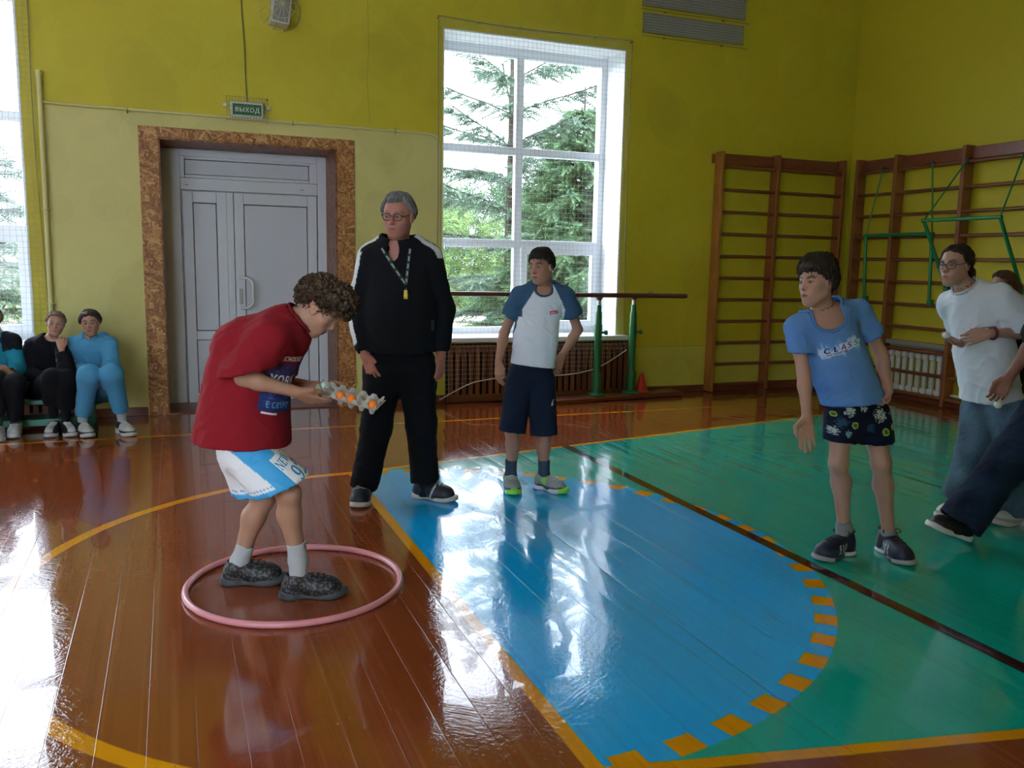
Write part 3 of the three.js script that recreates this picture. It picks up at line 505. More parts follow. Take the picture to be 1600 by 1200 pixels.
const weave = dataTex(128, (u, v) => 0.5 + 0.25 * Math.sin(u * 6.283 * 32) * Math.sin(v * 6.283 * 32) + 0.15 * tn(u, v, 6));
const skinM = new THREE.MeshPhysicalMaterial({ vertexColors: true, roughness: 0.48, specularIntensity: 0.7 });
const clothM = new THREE.MeshPhysicalMaterial({ vertexColors: true, roughness: 0.92, specularIntensity: 0.4 });
const satinM = new THREE.MeshPhysicalMaterial({ vertexColors: true, roughness: 0.6 });
const hairM = new THREE.MeshPhysicalMaterial({ vertexColors: true, roughness: 0.5, specularIntensity: 0.6 });
const rubberM = new THREE.MeshPhysicalMaterial({ vertexColors: true, roughness: 0.55 });
// the photographer's axes, to say which way people look
const AY = 0.37929, RT = [Math.cos(AY), 0, Math.sin(AY)], TO = [-Math.sin(AY), 0, Math.cos(AY)], UP = [0, 1, 0];
const axes = (r, u, t) => unit([RT[0] * r + TO[0] * t, u, RT[2] * r + TO[2] * t]);
function headFrame(c, H, yaw, pitch, roll = 0, W = 1) {
  const y = yaw * Math.PI / 180, p = pitch * Math.PI / 180, r = roll * Math.PI / 180, f = axes(Math.sin(y) * Math.cos(p), -Math.sin(p), Math.cos(y) * Math.cos(p));
  let u = ortho(UP, f), l = cross(u, f); const u2 = add([u[0] * Math.cos(r), u[1] * Math.cos(r), u[2] * Math.cos(r)], l, Math.sin(r)); u = u2; l = cross(u, f);
  return { c, H, f, u, l, to: (x, y2, z) => { const a = x - c[0], b = y2 - c[1], d = z - c[2]; return [(a * l[0] + b * l[1] + d * l[2]) / H / W, (a * u[0] + b * u[1] + d * u[2]) / H, (a * f[0] + b * f[1] + d * f[2]) / H]; }, at: (x, y2, z) => add(add(add(c, l, x * H * W), u, y2 * H), f, z * H) };
}
const faceF = (() => {
  const base = blend(0.12, [ell([0, 0.14, -0.05], [0.315, 0.355, 0.395]), ell([0, -0.12, 0.09], [0.262, 0.36, 0.27]), rc([0.19, -0.2, -0.02], [0.085, -0.395, 0.2], 0.085, 0.075), rc([-0.19, -0.2, -0.02], [-0.085, -0.395, 0.2], 0.085, 0.075), sph([0, -0.415, 0.255], 0.075)]);
  const soft = blend(0.07, [rc([-0.15, 0.105, 0.265], [0.15, 0.105, 0.265], 0.05), sph([0.155, -0.08, 0.2], 0.11), sph([-0.155, -0.08, 0.2], 0.11), ell([0, -0.26, 0.26], [0.15, 0.1, 0.12])]);
  const nose = blend(0.03, [rc([0, 0.06, 0.325], [0, -0.09, 0.415], 0.03, 0.038), sph([0, -0.105, 0.415], 0.044), sph([0.045, -0.122, 0.37], 0.032), sph([-0.045, -0.122, 0.37], 0.032)]);
  const lips = blend(0.012, [rc([-0.075, -0.243, 0.345], [0, -0.232, 0.375], 0.018, 0.024), rc([0.075, -0.243, 0.345], [0, -0.232, 0.375], 0.018, 0.024), rc([-0.05, -0.286, 0.355], [0.05, -0.286, 0.355], 0.027)]), gap = rc([-0.085, -0.262, 0.375], [0.085, -0.262, 0.375], 0.009);
  const ear = (s) => { const e = ell([s * 0.325, 0.0, -0.03], [0.036, 0.135, 0.085]), i = sph([s * 0.372, 0.015, -0.015], 0.046); return (x, y, z) => smax(e(x, y, z - y * -0.15), -i(x, y, z), 0.03); };
  const earL = ear(1), earR = ear(-1);
  return (x, y, z) => {
    let d = smin(base(x, y, z), soft(x, y, z), 0.08);
    const ax = Math.abs(x), so = Math.hypot(ax - 0.137, y - 0.03, z - 0.385) - 0.085; d = smax(d, -so, 0.06);
    d = smin(d, nose(x, y, z), 0.045);
    const eb = Math.hypot(ax - 0.135, y - 0.028, z - 0.272), slit = Math.hypot((ax - 0.135) / 0.062, (y - 0.026) / 0.024) - 1;
    const lid = Math.max(eb - 0.071, z < 0.25 ? -1 : -slit * 0.024); d = smin(d, lid, 0.012); d = Math.max(d, z > 0.25 ? -Math.max(eb - 0.082, slit * 0.02) : -1);
    d = smin(d, lips(x, y, z), 0.02); d = smax(d, -gap(x, y, z), 0.012);
    return smin(smin(d, earL(x, y, z), 0.025), earR(x, y, z), 0.025);
  };
})();
function faceColor(q, skin, brow, o = {}) {
  const [x, y, z] = q, ax = Math.abs(x); let c = skin.slice();
  const mixTo = (t, k) => { c = lerp3(c, t, k); };
  mixTo([skin[0] * 1.03, skin[1] * 0.78, skin[2] * 0.74], 0.5 * Math.exp(-(((ax - 0.16) / 0.09) ** 2 + ((y + 0.1) / 0.09) ** 2)) * (z > 0.1 ? 1 : 0));
  mixTo([skin[0], skin[1] * 0.72, skin[2] * 0.68], 0.5 * Math.exp(-((x / 0.06) ** 2 + ((y + 0.11) / 0.05) ** 2)) * (z > 0.34 ? 1 : 0));
  if (z > 0.24) mixTo([skin[0] * 0.78, skin[1] * 0.45, skin[2] * 0.45], sstep(1.15, 0.75, Math.hypot(x / 0.088, (y + 0.262) / 0.052)) * (o.lips ?? 0.6));
  if (z > 0.24 && Math.abs(y + 0.262) < 0.009 && ax < 0.085) mixTo([skin[0] * 0.25, skin[1] * 0.14, skin[2] * 0.14], 0.8);
  if (z > 0.18) { const by = 0.118 + 0.03 * sstep(0.05, 0.15, ax) - 0.04 * sstep(0.16, 0.24, ax); mixTo(brow, (o.brow ?? 0.8) * sstep(0.034, 0.016, Math.abs(y - by)) * sstep(0.045, 0.075, ax) * sstep(0.245, 0.20, ax)); }
  if (z > 0.25) { const e = Math.hypot((ax - 0.135) / 0.072, (y - 0.028) / 0.036); mixTo([skin[0] * 0.3, skin[1] * 0.22, skin[2] * 0.2], sstep(1.15, 0.85, e) * (y > 0.02 ? 0.75 : 0.35)); }
  if (z > 0.3 && Math.hypot((ax - 0.032) / 0.02, (y + 0.148) / 0.012) < 1) mixTo([skin[0] * 0.2, skin[1] * 0.1, skin[2] * 0.1], 0.8);
  if (o.stubble && y < -0.08 && z > -0.1) mixTo([skin[0] * 0.72, skin[1] * 0.72, skin[2] * 0.76], 0.45 * sstep(-0.08, -0.2, y) * (Math.hypot(x / 0.1, (y + 0.262) / 0.05) > 1 ? 1 : 0));
  return c;
}
function eyeGeo(fr, s, iris, gaze) {
  const g = new THREE.SphereGeometry(0.062 * fr.H, 20, 14), c = fr.at(s * 0.135, 0.027, 0.272), d = unit(add(add(fr.f, fr.l, gaze[0]), fr.u, gaze[1]));
  tint(g, (x, y, z) => { const a = Math.acos(Math.max(-1, Math.min(1, dot(unit([x, y, z]), d)))); return a < 0.22 ? [0.008, 0.008, 0.008] : a < 0.5 ? iris : [0.30, 0.28, 0.26]; });
  return g.translate(...c);
}
// hair: a shell round the skull, combed from the crown, with tapering locks on it that break its edge
function hairGeo(fr, o) {
  const N = o.seg ?? 140, M = o.rows ?? 84, pos = [], col = [], ok = [], idx = [], edge = o.edge, cz = -0.05, cy = 0.13, sd = o.seed ?? 0;
  const edgeAt = (a) => { for (let i = 0; i + 1 < edge.length; i++) if (a <= edge[i + 1][0]) { const t = (a - edge[i][0]) / (edge[i + 1][0] - edge[i][0]); return edge[i][1] + (edge[i + 1][1] - edge[i][1]) * t * t * (3 - 2 * t); } return edge.at(-1)[1]; };
  const at = (az, el, kMin = 0) => {
    const A = Math.abs(((az + 540) % 360) - 180), e = el * Math.PI / 180, a = az * Math.PI / 180, dx = Math.cos(e) * Math.sin(a), dy = Math.sin(e), dz = Math.cos(e) * Math.cos(a);
    const side = 0.022 * sstep(50, 80, A) * sstep(125, 95, A) * sstep(30, 0, el), rs = 1 / Math.sqrt((dx / 0.318) ** 2 + (dy / 0.36) ** 2 + (dz / 0.398) ** 2) + side, par = o.part !== undefined ? sstep(14, 0, Math.abs(az - o.part)) * (dz > -0.2 ? 1 : 0) * 0.02 : 0;
    const jag = (o.jag ?? 5) * noise3(az * 0.12, sd, 2) + 2.5 * noise3(az * 0.4, sd, 5), k = Math.max(kMin, sstep(-6, o.fade ?? 10, el - edgeAt(A) - jag));
    const ax = A * Math.sign(((az + 540) % 360) - 180), st = noise3(ax * (o.fine ?? 0.22) + el * 0.03, el * 0.018, sd) * 0.6 + noise3(ax * 0.55 + el * 0.05, el * 0.04, sd + 4) * 0.4;
    const lump = o.curl ? noise3(dx * o.curl + sd, dy * o.curl, dz * o.curl) * 0.65 + noise3(dx * o.curl * 2.3, dy * o.curl * 2.3 + sd, dz * o.curl * 2.3) * 0.35 : 0;
    const T = o.thick(A, el, az), r = rs + T * k * (1 + 0.14 * st) + k * lump * (o.lump ?? 0.04) - (1 - k) * 0.02 - par + 0.012 * k, w = (o.sweep ? o.sweep(A, el, az) : 0) * k;
    return { k, st, lump, A, p: (h) => [dx * (r + h), cy + dy * (r + h) - w * 0.4, cz + dz * (r + h) + w] };
  };
  const shade = (b, u) => { const cc = o.grey ? lerp3(o.color, o.grey, Math.max(0, Math.min(1, u))) : o.color; return cc.map((v) => Math.max(0.001, v * b)); };
  for (let j = 0; j <= M; j++) for (let i = 0; i <= N; i++) { const el = 90 - 155 * (j / M), q = at((i / N) * 360 - 180, el); pos.push(...fr.at(...q.p(0))); ok.push(q.k > 0.02); col.push(...shade(1 + 0.45 * q.st + 0.5 * q.lump + (o.tone ? o.tone(q.A, el) : 0), 0.5 + 0.9 * q.st)); }
  for (let j = 0; j < M; j++) for (let i = 0; i < N; i++) { const p = j * (N + 1) + i, q = p + N + 1; if (ok[p] || ok[p + 1] || ok[q] || ok[q + 1]) idx.push(p, q, p + 1, p + 1, q, q + 1); }
  const L = o.locks ?? 420, drop = o.drop ?? 22;
  for (let n = 0; n < L; n++) {
    const az = rr(-180, 180), el0 = Math.asin(rr(-0.6, 0.98)) * 57.3, q0 = at(az, el0); if (q0.k < 0.35) continue;
    const dr = rr(-1, 1) * (o.wild ?? 5), w = rr(0.012, 0.026) * (o.lockW ?? 1), len0 = drop * rr(0.6, 1.3), b = rr(0.6, 1.5) * (1 + (o.tone ? o.tone(q0.A, el0) : 0)), u = rnd(), base = pos.length / 3, S = 4;
    for (let s = 0; s <= S; s++) {
      const t = s / S, el = el0 - len0 * t, a2 = az + dr * t + (o.curl ? 6 * Math.sin(t * 6 + n) : 0), q = at(a2, el, q0.k * 0.8), wd = w * (1 - t * 0.92) / Math.max(0.25, Math.cos(el / 57.3)) * 57.3 / 0.4 * 0.4, h = (o.lift ?? 0.006) + 0.012 * Math.sin(t * 3.1) + (o.flick ?? 0.01) * t * t;
      for (const [da, hh] of [[-wd, -0.004], [0, h + 0.004], [wd, -0.004]]) { const q2 = da ? at(a2 + da * 1.6, el, q0.k * 0.8) : q; pos.push(...fr.at(...q2.p(da ? h * 0.4 + hh : hh))); col.push(...shade(b * (da ? 0.85 : 1.05), u)); }
      if (s) { const p = base + (s - 1) * 3; idx.push(p, p + 3, p + 1, p + 1, p + 3, p + 4, p + 1, p + 4, p + 2, p + 2, p + 4, p + 5); }
    }
  }
  const g = new THREE.BufferGeometry(); g.setAttribute('position', new THREE.Float32BufferAttribute(pos, 3)); g.setAttribute('color', new THREE.Float32BufferAttribute(col, 3)); g.setIndex(idx); g.computeVertexNormals(); return g;
}
// a hand: palm of four bones, five fingers, thumb from the side of the palm
function handParts(wr, dir, n, side, s, curl, spread = 0.12, thumb = 0.5) {
  const d = unit(dir), nn = ortho(n, d), t = side === 'R' ? cross(d, nn) : cross(nn, d), P = (a, b, c) => add(add(add(wr, d, a * s), t, b * s), nn, c * s), fs = [], pts = [wr];
  const meta = [];
  [[0.030, 0.092, 0.074, 0.0088], [0.010, 0.096, 0.083, 0.0092], [-0.010, 0.092, 0.077, 0.0088], [-0.029, 0.083, 0.060, 0.0078]].forEach(([b, L, F, r], i) => {
    const c = Array.isArray(curl) ? curl[i] : curl, k = P(L, b, 0.002); meta.push(rc(P(0.012, b * 0.55, 0), k, 0.0145 * s, 0.0108 * s));
    let a = k, ang = c * 0.55; const sp = (1.5 - i) * spread * 0.5; let chain = null;
    for (const [q, w] of [[0.46, 1], [0.3, 0.92], [0.24, 0.84]]) { const u = add(add([d[0] * Math.cos(ang), d[1] * Math.cos(ang), d[2] * Math.cos(ang)], nn, Math.sin(ang)), t, sp), b2 = add(a, unit(u), F * q * s), f = rc(a, b2, r * w * s, r * (w - 0.09) * s); chain = chain ? blend(0.004 * s, [chain, f]) : f; a = b2; ang += c; }
    pts.push(a); fs.push(chain);
  });
  const b0 = P(0.026, 0.026, 0.006), k1 = P(0.058, 0.026 + 0.030 * thumb + 0.008, 0.012 + 0.010 * (1 - thumb)), k2 = P(0.088, 0.026 + 0.042 * thumb, 0.020 + 0.012 * (1 - thumb)), k3 = P(0.110, 0.024 + 0.040 * thumb, 0.026 + 0.014 * (1 - thumb)); pts.push(k3);
  const th = blend(0.007 * s, [rc(b0, k1, 0.0155 * s, 0.0115 * s), rc(k1, k2, 0.0108 * s, 0.0095 * s), rc(k2, k3, 0.0095 * s, 0.008 * s)]);
  const palm = blend(0.012 * s, [...meta, rc(add(wr, d, -0.02 * s), P(0.02, 0, 0), 0.019 * s, 0.02 * s)]);
  const f = (x, y, z) => { let q = smin(palm(x, y, z), th(x, y, z), 0.012 * s); for (const g of fs) q = Math.min(q, smin(q, g(x, y, z), 0.0045 * s)); return q; };
  return { f, pts };
}
function handColor(skin, pts, s) { return (x, y, z) => { for (let i = 1; i < pts.length; i++) { const q = Math.hypot(x - pts[i][0], y - pts[i][1], z - pts[i][2]); if (q < 0.013 * s) return [skin[0] * 1.02, skin[1] * 0.82, skin[2] * 0.78]; } return [skin[0], skin[1] * 0.93, skin[2] * 0.9]; }; }
// a shoe; local axes: x forward from the heel, y up, z to the wearer's left
function shoe(person, ankle, toward, L, o, pitch = 0, groundY = 0) {
  const f = unit([toward[0], 0, toward[2]]), g = new THREE.Group(), heel = add(ankle, f, -0.075 * L / 0.26);
  const s = L / 0.27, outline = (x, z) => { const a = Math.hypot(x - 0.036 * s, z) - 0.033 * s, c = Math.hypot(x - 0.185 * s, z + 0.004 * s * (o.side ?? 1)) - 0.047 * s, e = Math.hypot(x - (L - 0.036 * s), z) - 0.034 * s; return smin(smin(a, c, 0.14 * s), e, 0.06 * s); };
  const rise = o.rise ?? 1, T = (o.sole ?? 0.026) * s;
  const sole = (x, y, z) => { const lift = 0.010 * s * sstep(L * 0.75, L, x), yy = y - lift; return smax(outline(x, z) - 0.004 * s + (o.flare ?? 0) * (yy / T - 1), Math.max(yy - T - 0.006 * s * sstep(0.09 * s, 0, x), -yy), 0.008 * s); };
  const up0 = blend(0.05 * s, [rc([0.045 * s, 0.04 * s, 0], [0.06 * s, 0.085 * s * rise, 0], 0.037 * s, 0.034 * s), rc([0.075 * s, 0.07 * s * rise, 0], [L - 0.055 * s, 0.036 * s, 0], 0.038 * s, 0.03 * s), rc([0.15 * s, 0.04 * s, -0.014 * s], [L - 0.075 * s, 0.034 * s, -0.012 * s], 0.032 * s), rc([0.15 * s, 0.04 * s, 0.014 * s], [L - 0.075 * s, 0.034 * s, 0.012 * s], 0.032 * s)]);
  const hole = rc([0.055 * s, 0.088 * s * rise, 0], [0.075 * s, 0.14 * s, 0], 0.026 * s, 0.04 * s);
  const upUncut = (x, y, z) => smax(smin(up0(x, y, z), 1, 0.01), -(y - T * 0.5), 0.004), up = (x, y, z) => smax(upUncut(x, y, z), -hole(x, y, z), 0.008 * s);
  const box0 = [[-0.02, -0.01, -0.07], [L + 0.03, 0.15, 0.07]];
  const mk = (fn, c) => netMesh(fn, box0[0], box0[1], o.cell ?? 0.005, c);
  const put = (geo) => geo;
  const uc = typeof o.upper === 'function' ? o.upper : () => o.upper, sc = typeof o.soleColor === 'function' ? o.soleColor : () => o.soleColor;
  const m = new THREE.Mesh(put(mk(up, (x, y, z) => uc(x / L, y / s, z / s, sstep))), rubberM); m.name = 'shoe'; m.castShadow = m.receiveShadow = true;
  const so = new THREE.Mesh(put(mk(sole, (x, y, z) => sc(x / L, y / s, z / s))), rubberM); so.name = 'sole'; so.castShadow = so.receiveShadow = true; m.add(so);
  if (o.lace) {
    const ls = []; for (let k = 0; k < 4; k++) { const x = (0.105 + k * 0.024) * s, top = (zz) => { let y = 0.13 * s; while (y > 0.01 && up(x, y, zz) > 0) y -= 0.001; return y + 0.002 * s; }; ls.push(tube([-0.026, -0.013, 0, 0.013, 0.026].map((zz, q) => [x + (q % 2 ? 0.003 : -0.003) * s, top(zz * s), zz * s]), 0.0034 * s, 5, 10)); }
    if (o.bow) { const y = 0.108 * s * rise; ls.push(tube([[0.075 * s, y - 0.012, 0], [0.085 * s, y + 0.012, 0.03 * s], [0.10 * s, y, 0.045 * s], [0.08 * s, y - 0.01, 0.01]], 0.003 * s, 5), tube([[0.075 * s, y - 0.012, 0], [0.085 * s, y + 0.014, -0.03 * s], [0.10 * s, y, -0.05 * s], [0.08 * s, y - 0.01, -0.01]], 0.003 * s, 5), new THREE.TorusGeometry(0.038 * s, 0.0035 * s, 5, 24).rotateX(Math.PI / 2).translate(0.055 * s, y + 0.004, 0)); }
    const l = obj('laces', ls, o.laceM ?? mat(...o.lace, 0.8), m); l.castShadow = true;
  }
  for (const e of o.extra ?? []) { const x = new THREE.Mesh(e.geo(s, L, up), e.m); x.name = e.name; x.castShadow = x.receiveShadow = true; m.add(x); }
  m.position.set(heel[0] - person.position.x, groundY, heel[2] - person.position.z); m.rotation.order = 'YZX'; m.rotation.set(0, Math.atan2(-f[2], f[0]), pitch); person.add(m); return m;
}
// lays a printed patch on a garment: rays from a grid fall on its surface
function printPatch(parent, base, fn, o, U, W, w, h, tex, off = 0.0025, name = 'print', nu = 24, nv = 24) {
  const N = unit(cross(U, W)), pos = [], uv = [], idx = [];
  for (let j = 0; j <= nv; j++) for (let i = 0; i <= nu; i++) {
    const p = add(add(o, U, (i / nu - 0.5) * w), W, (j / nv - 0.5) * h); let t = 0.22; for (let k = 0; k < 60; k++) { const q = add(p, N, t), d = fn(...q); t -= d * 0.8; if (d < 0.0004) break; if (t < -0.3) break; }
    const q = add(p, N, t + off); pos.push(q[0] - base[0], q[1] - base[1], q[2] - base[2]); uv.push(i / nu, j / nv);
  }
  for (let j = 0; j < nv; j++) for (let i = 0; i < nu; i++) { const p = j * (nu + 1) + i, q = p + nu + 1; idx.push(p, p + 1, q, p + 1, q + 1, q); }
  const g = new THREE.BufferGeometry(); g.setAttribute('position', new THREE.Float32BufferAttribute(pos, 3)); g.setAttribute('uv', new THREE.Float32BufferAttribute(uv, 2)); g.setIndex(idx); g.computeVertexNormals();
  return obj(name, g, new THREE.MeshPhysicalMaterial({ map: tex, roughness: 0.92, specularIntensity: 0.4 }), parent);
}
const wrinkle = (amp, f, sd, stretch = [1, 1, 1]) => (x, y, z) => { const a = noise3(x * f * stretch[0] + sd, (y + 0.45 * x) * f * stretch[1], z * f * stretch[2]), b = noise3(x * f * 0.8, (y - 0.5 * z) * f * 1.1 + sd, z * f * 0.8); return amp * (0.5 * a + 0.25 * b - 1.1 * (1 - Math.abs(b)) ** 5 * (0.5 + 0.5 * a)); };

// a whole person: joints J in metres, everything else in o
function makePerson(o) {
  const J = o.J, S = o.scale ?? 1, base = [o.base[0], 0, o.base[2]];
  const person = thing('person', o.label, 'person', base, o.group);
  const fr = headFrame(J.head, o.H, o.look[0], o.look[1], o.look[2] ?? 0, o.wide ?? 1), skin = o.skin;
  const side = unit(sub(J.shL, J.shR)), hipSide = unit(sub(J.hipL, J.hipR)), upT = unit(sub(J.neck, J.chest)), shMid = lerp3(J.shL, J.shR, 0.5), c1 = lerp3(shMid, J.chest, 0.35);
  const u1 = ortho(cross(side, unit(sub(c1, J.spine))), side), u2 = ortho(cross(unit(add(side, hipSide)), unit(sub(J.spine, J.pelvis))), hipSide);
  const B = o.build ?? 1, r = (v) => v * S * B;
  const G = { fr, J, c1, u1, u2, side, hipSide, shMid, base, S };
  // skin
  const arm = (s) => blend(0.02, [rc(J['sh' + s], J['el' + s], r(0.044), r(0.034)), rc(J['el' + s], lerp3(J['el' + s], J['wr' + s], 0.3), r(0.034), r(0.036)), rc(lerp3(J['el' + s], J['wr' + s], 0.3), J['wr' + s], r(0.036), r(0.0235))]);
  const leg = (s) => { const k = J['kn' + s], a = J['an' + s], h = J['hip' + s], b = ortho(sub(lerp3(h, a, 0.5), k), unit(sub(a, k))), bend = len(sub(lerp3(h, a, 0.5), k)) > 0.02 ? b : add([0, 0, 0], TO, -1), calf = add(lerp3(k, a, 0.3), bend, r(0.014)); return blend(0.03, [rc(h, k, r(0.068), r(0.048)), rc(k, calf, r(0.045), r(0.05)), rc(calf, a, r(0.05), r(0.031)), rc(a, add(a, [0, -0.03, 0]), r(0.031))]); };
  const torso = blend(0.05, [ec(c1, J.spine, r(0.13), r(0.115), u1, 0.66), ec(J.spine, J.pelvis, r(0.11), r(0.105), u2, 0.7), rc(lerp3(J.shL, J.shR, 0.12), lerp3(J.shL, J.shR, 0.88), r(0.045))]);
  const neckTop = fr.at(0, -0.2, -0.1), neck = blend(0.03, [rc(J.neck, neckTop, o.neckR ?? r(0.05), o.neckR ?? r(0.05)), rc(J.neck, J.shL, r(0.04), r(0.035)), rc(J.neck, J.shR, r(0.04), r(0.035)), rc(lerp3(J.neck, c1, 0.5), J.neck, r(0.06), r(0.05))]);
  const bodyF = blend(0.025, [torso, neck, arm('R'), arm('L'), leg('R'), leg('L')]), headAll = (x, y, z) => { const q = fr.to(x, y, z); return smin(faceF(...q) * o.H, neck(x, y, z), 0.025); };
  const hc = fr.at(0, 0, 0), hR = o.H * 0.60, hands = {};
  for (const s of ['R', 'L']) { const h = o['hand' + s]; if (h) hands[s] = handParts(J['wr' + s], h.dir ?? sub(J['h' + s], J['wr' + s]), h.n, s, h.s ?? S * 0.92, h.curl ?? 0.35, h.spread ?? 0.12, h.thumb ?? 0.5); }
  const all = Object.values(J), geos = [], [blo, bhi] = bounds(all, 0.16);
  geos.push(netMesh(bodyF, blo, bhi, o.cell ?? 0.01, () => skin, null, (x, y, z) => Math.hypot(x - hc[0], y - hc[1], z - hc[2]) < hR * 0.96));
  geos.push(netMesh(headAll, add(hc, [-hR, -hR, -hR]), add(hc, [hR, hR, hR]), o.headCell ?? o.H * 0.0155, (x, y, z) => faceColor(fr.to(x, y, z), skin, o.browColor ?? o.hair.color, o), null, (x, y, z) => Math.hypot(x - hc[0], y - hc[1], z - hc[2]) > hR));
  for (const s in hands) { const [lo, hi] = bounds(hands[s].pts, 0.03), fore = rc(lerp3(J['el' + s], J['wr' + s], 0.75), J['wr' + s], r(0.029), r(0.0235)); geos.push(netMesh((x, y, z) => smin(hands[s].f(x, y, z), fore(x, y, z), 0.012), lo, hi, o.handCell ?? 0.0035, handColor(skin, hands[s].pts, S))); }
  geos.push(eyeGeo(fr, 1, o.iris ?? [0.05, 0.035, 0.025], o.gaze ?? [0, 0]), eyeGeo(fr, -1, o.iris ?? [0.05, 0.035, 0.025], o.gaze ?? [0, 0]));
  const bg = mergeGeometries(geos); bg.translate(-base[0], 0, -base[2]);
  const bm = new THREE.Mesh(bg, skinM); bm.name = 'body'; bm.castShadow = bm.receiveShadow = true; person.add(bm);
  const wear = (name, geo, m = clothM, parent = person) => { geo.translate(-base[0], 0, -base[2]); const x = new THREE.Mesh(geo, m); x.name = name; x.castShadow = x.receiveShadow = true; parent.add(x); return x; };
  G.wear = wear; G.person = person; G.hands = hands; G.bodyF = bodyF;
  const hair = wear('hair', hairGeo(fr, o.hair), hairM); G.hair = hair;
  for (const t of o.hair.tails ?? []) { const pts = t.pts.map((p) => fr.at(...p)); wear('hair_tail', netMesh((() => { const b = blend(0.02, pts.slice(1).map((p, i) => rc(pts[i], p, t.r[i] * o.H, t.r[i + 1] * o.H))); return (x, y, z) => b(x, y, z) + 0.006 * noise3(x * 60, y * 14, z * 60); })(), ...bounds(pts, 0.08), 0.006, (x, y, z) => { const k = 1 + 0.5 * noise3(x * 90, y * 18, z * 90); return o.hair.color.map((v) => v * k); }), hairM, hair); }
  // garments
  const cut = (un, cuts) => (x, y, z) => { let d = un(x, y, z); for (const c of cuts) d = Math.max(d, c(x, y, z)); return d; };
  if (o.top) {
    const t = o.top, ease = t.ease ?? 0.02, e2 = t.waistEase ?? ease, w = wrinkle(t.fold ?? 0.005, t.foldF ?? 14, o.hair.seed ?? 0, t.stretch ?? [1, 0.6, 1]), hem = t.hem ?? lerp3(J.spine, J.pelvis, 1.05), hn = t.hemN ?? unit(sub(hem, J.spine));
    const sl = t.sleeve, prim = [ec(c1, J.spine, r(0.138) + ease, r(0.12) + e2, u1, t.ratio ?? 0.68), ec(J.spine, add(hem, hn, 0.03), r(0.12) + e2, t.hemR ?? r(0.135) + e2, u2, t.hemRatio ?? 0.74), rc(lerp3(J.shL, J.shR, 0.08), lerp3(J.shL, J.shR, 0.92), r(0.042) + ease * 0.4), rc(lerp3(J.neck, shMid, 0.4), J.shL, r(0.05) + ease * 0.3, r(0.034) + ease * 0.4), rc(lerp3(J.neck, shMid, 0.4), J.shR, r(0.05) + ease * 0.3, r(0.034) + ease * 0.4), ...(t.extra ?? []).map((q) => q(G))];
    const core = blend(t.k ?? 0.05, prim), sleeves = [], sleevesUn = [];
    for (const s of ['R', 'L']) {
      const a = J['sh' + s], e = J['el' + s], wv = J['wr' + s], se = sl.ease ?? 0.015; let f, endP, endN;
      if (sl.to <= 1) { endP = lerp3(a, e, sl.to); endN = unit(sub(e, a)); f = rc(a, add(endP, endN, 0.03), r(0.040) + se, (sl['end' + s] ?? sl.end ?? r(0.042) + se)); }
      else { endP = lerp3(e, wv, sl.to - 1); endN = unit(sub(wv, e)); const ua = rc(a, e, r(0.041) + se, r(0.038) + se), fa = rc(e, add(endP, endN, 0.03), r(0.04) + se, sl.end ?? r(0.03) + se), p2 = halfspace(endP, endN); sleevesUn.push([p2, fa]); sleeves.push((x, y, z) => smin(ua(x, y, z), Math.max(fa(x, y, z), p2(x, y, z)), 0.03)); f = null; }
      if (sl['n' + s]) endN = unit(sl['n' + s]);
      if (f) { const pl = halfspace(endP, endN); sleevesUn.push([pl, f]); sleeves.push((x, y, z) => Math.max(f(x, y, z), pl(x, y, z))); }
      if (sl.cuff) { const ca = add(endP, endN, -0.045), cf = rc(ca, add(endP, endN, 0.03), sl.cuff, sl.cuff), p0 = halfspace(ca, [-endN[0], -endN[1], -endN[2]]), p1 = halfspace(add(endP, endN, 0.006), endN); (G.cuffs ??= []).push([(x, y, z) => Math.max(cf(x, y, z), p0(x, y, z), p1(x, y, z)), [[p1, cf], [p0, cf]], ca, add(endP, endN, 0.02)]); }
    }
    const hole = t.neckHole === 0 ? null : rc(add(J.neck, unit(sub(neckTop, J.neck)), t.neckDrop ?? -0.01), add(J.neck, unit(sub(neckTop, J.neck)), 0.14), t.neckHole ?? r(0.06), (t.neckHole ?? r(0.06)) + 0.05);
    const hp = halfspace(hem, hn), scoop = t.scoop ? ell(...t.scoop(G)) : null;
    const f = (x, y, z) => { let d = core(x, y, z); for (const q of sleeves) d = smin(d, q(x, y, z), 0.03); d += w(x, y, z); d = Math.max(d, hp(x, y, z)); if (hole) d = smax(d, -hole(x, y, z), 0.006); if (scoop) d = smax(d, -scoop(x, y, z), 0.006); return d; };
    const un = [...sleevesUn, [hp, core]]; if (hole) un.push([hole, core]); if (scoop) un.push([scoop, core]); G.topF = f; const [lo, hi] = bounds([J.shL, J.shR, J.elL, J.elR, J.wrL, J.wrR, J.neck, hem, J.spine], 0.24);
    G.top = wear(t.name ?? 'shirt', netMesh(f, lo, hi, t.cell ?? 0.0085, t.color(G), un), t.m ?? clothM);
    for (const [cf, cu, a, b] of G.cuffs ?? []) wear('cuff', netMesh(cf, ...bounds([a, b], 0.07), 0.006, () => t.cuffColor, cu), clothM, G.top);
    if (t.hood) { const h = t.hood, cN = add(J.neck, u1, 0), ring = []; wear('hood', netMesh((() => { const q = h(G); return (x, y, z) => q(x, y, z) + 0.004 * noise3(x * 25, y * 25, z * 25); })(), ...bounds([J.neck], 0.22), 0.007, t.hoodColor ?? t.color(G)), clothM, G.top); }
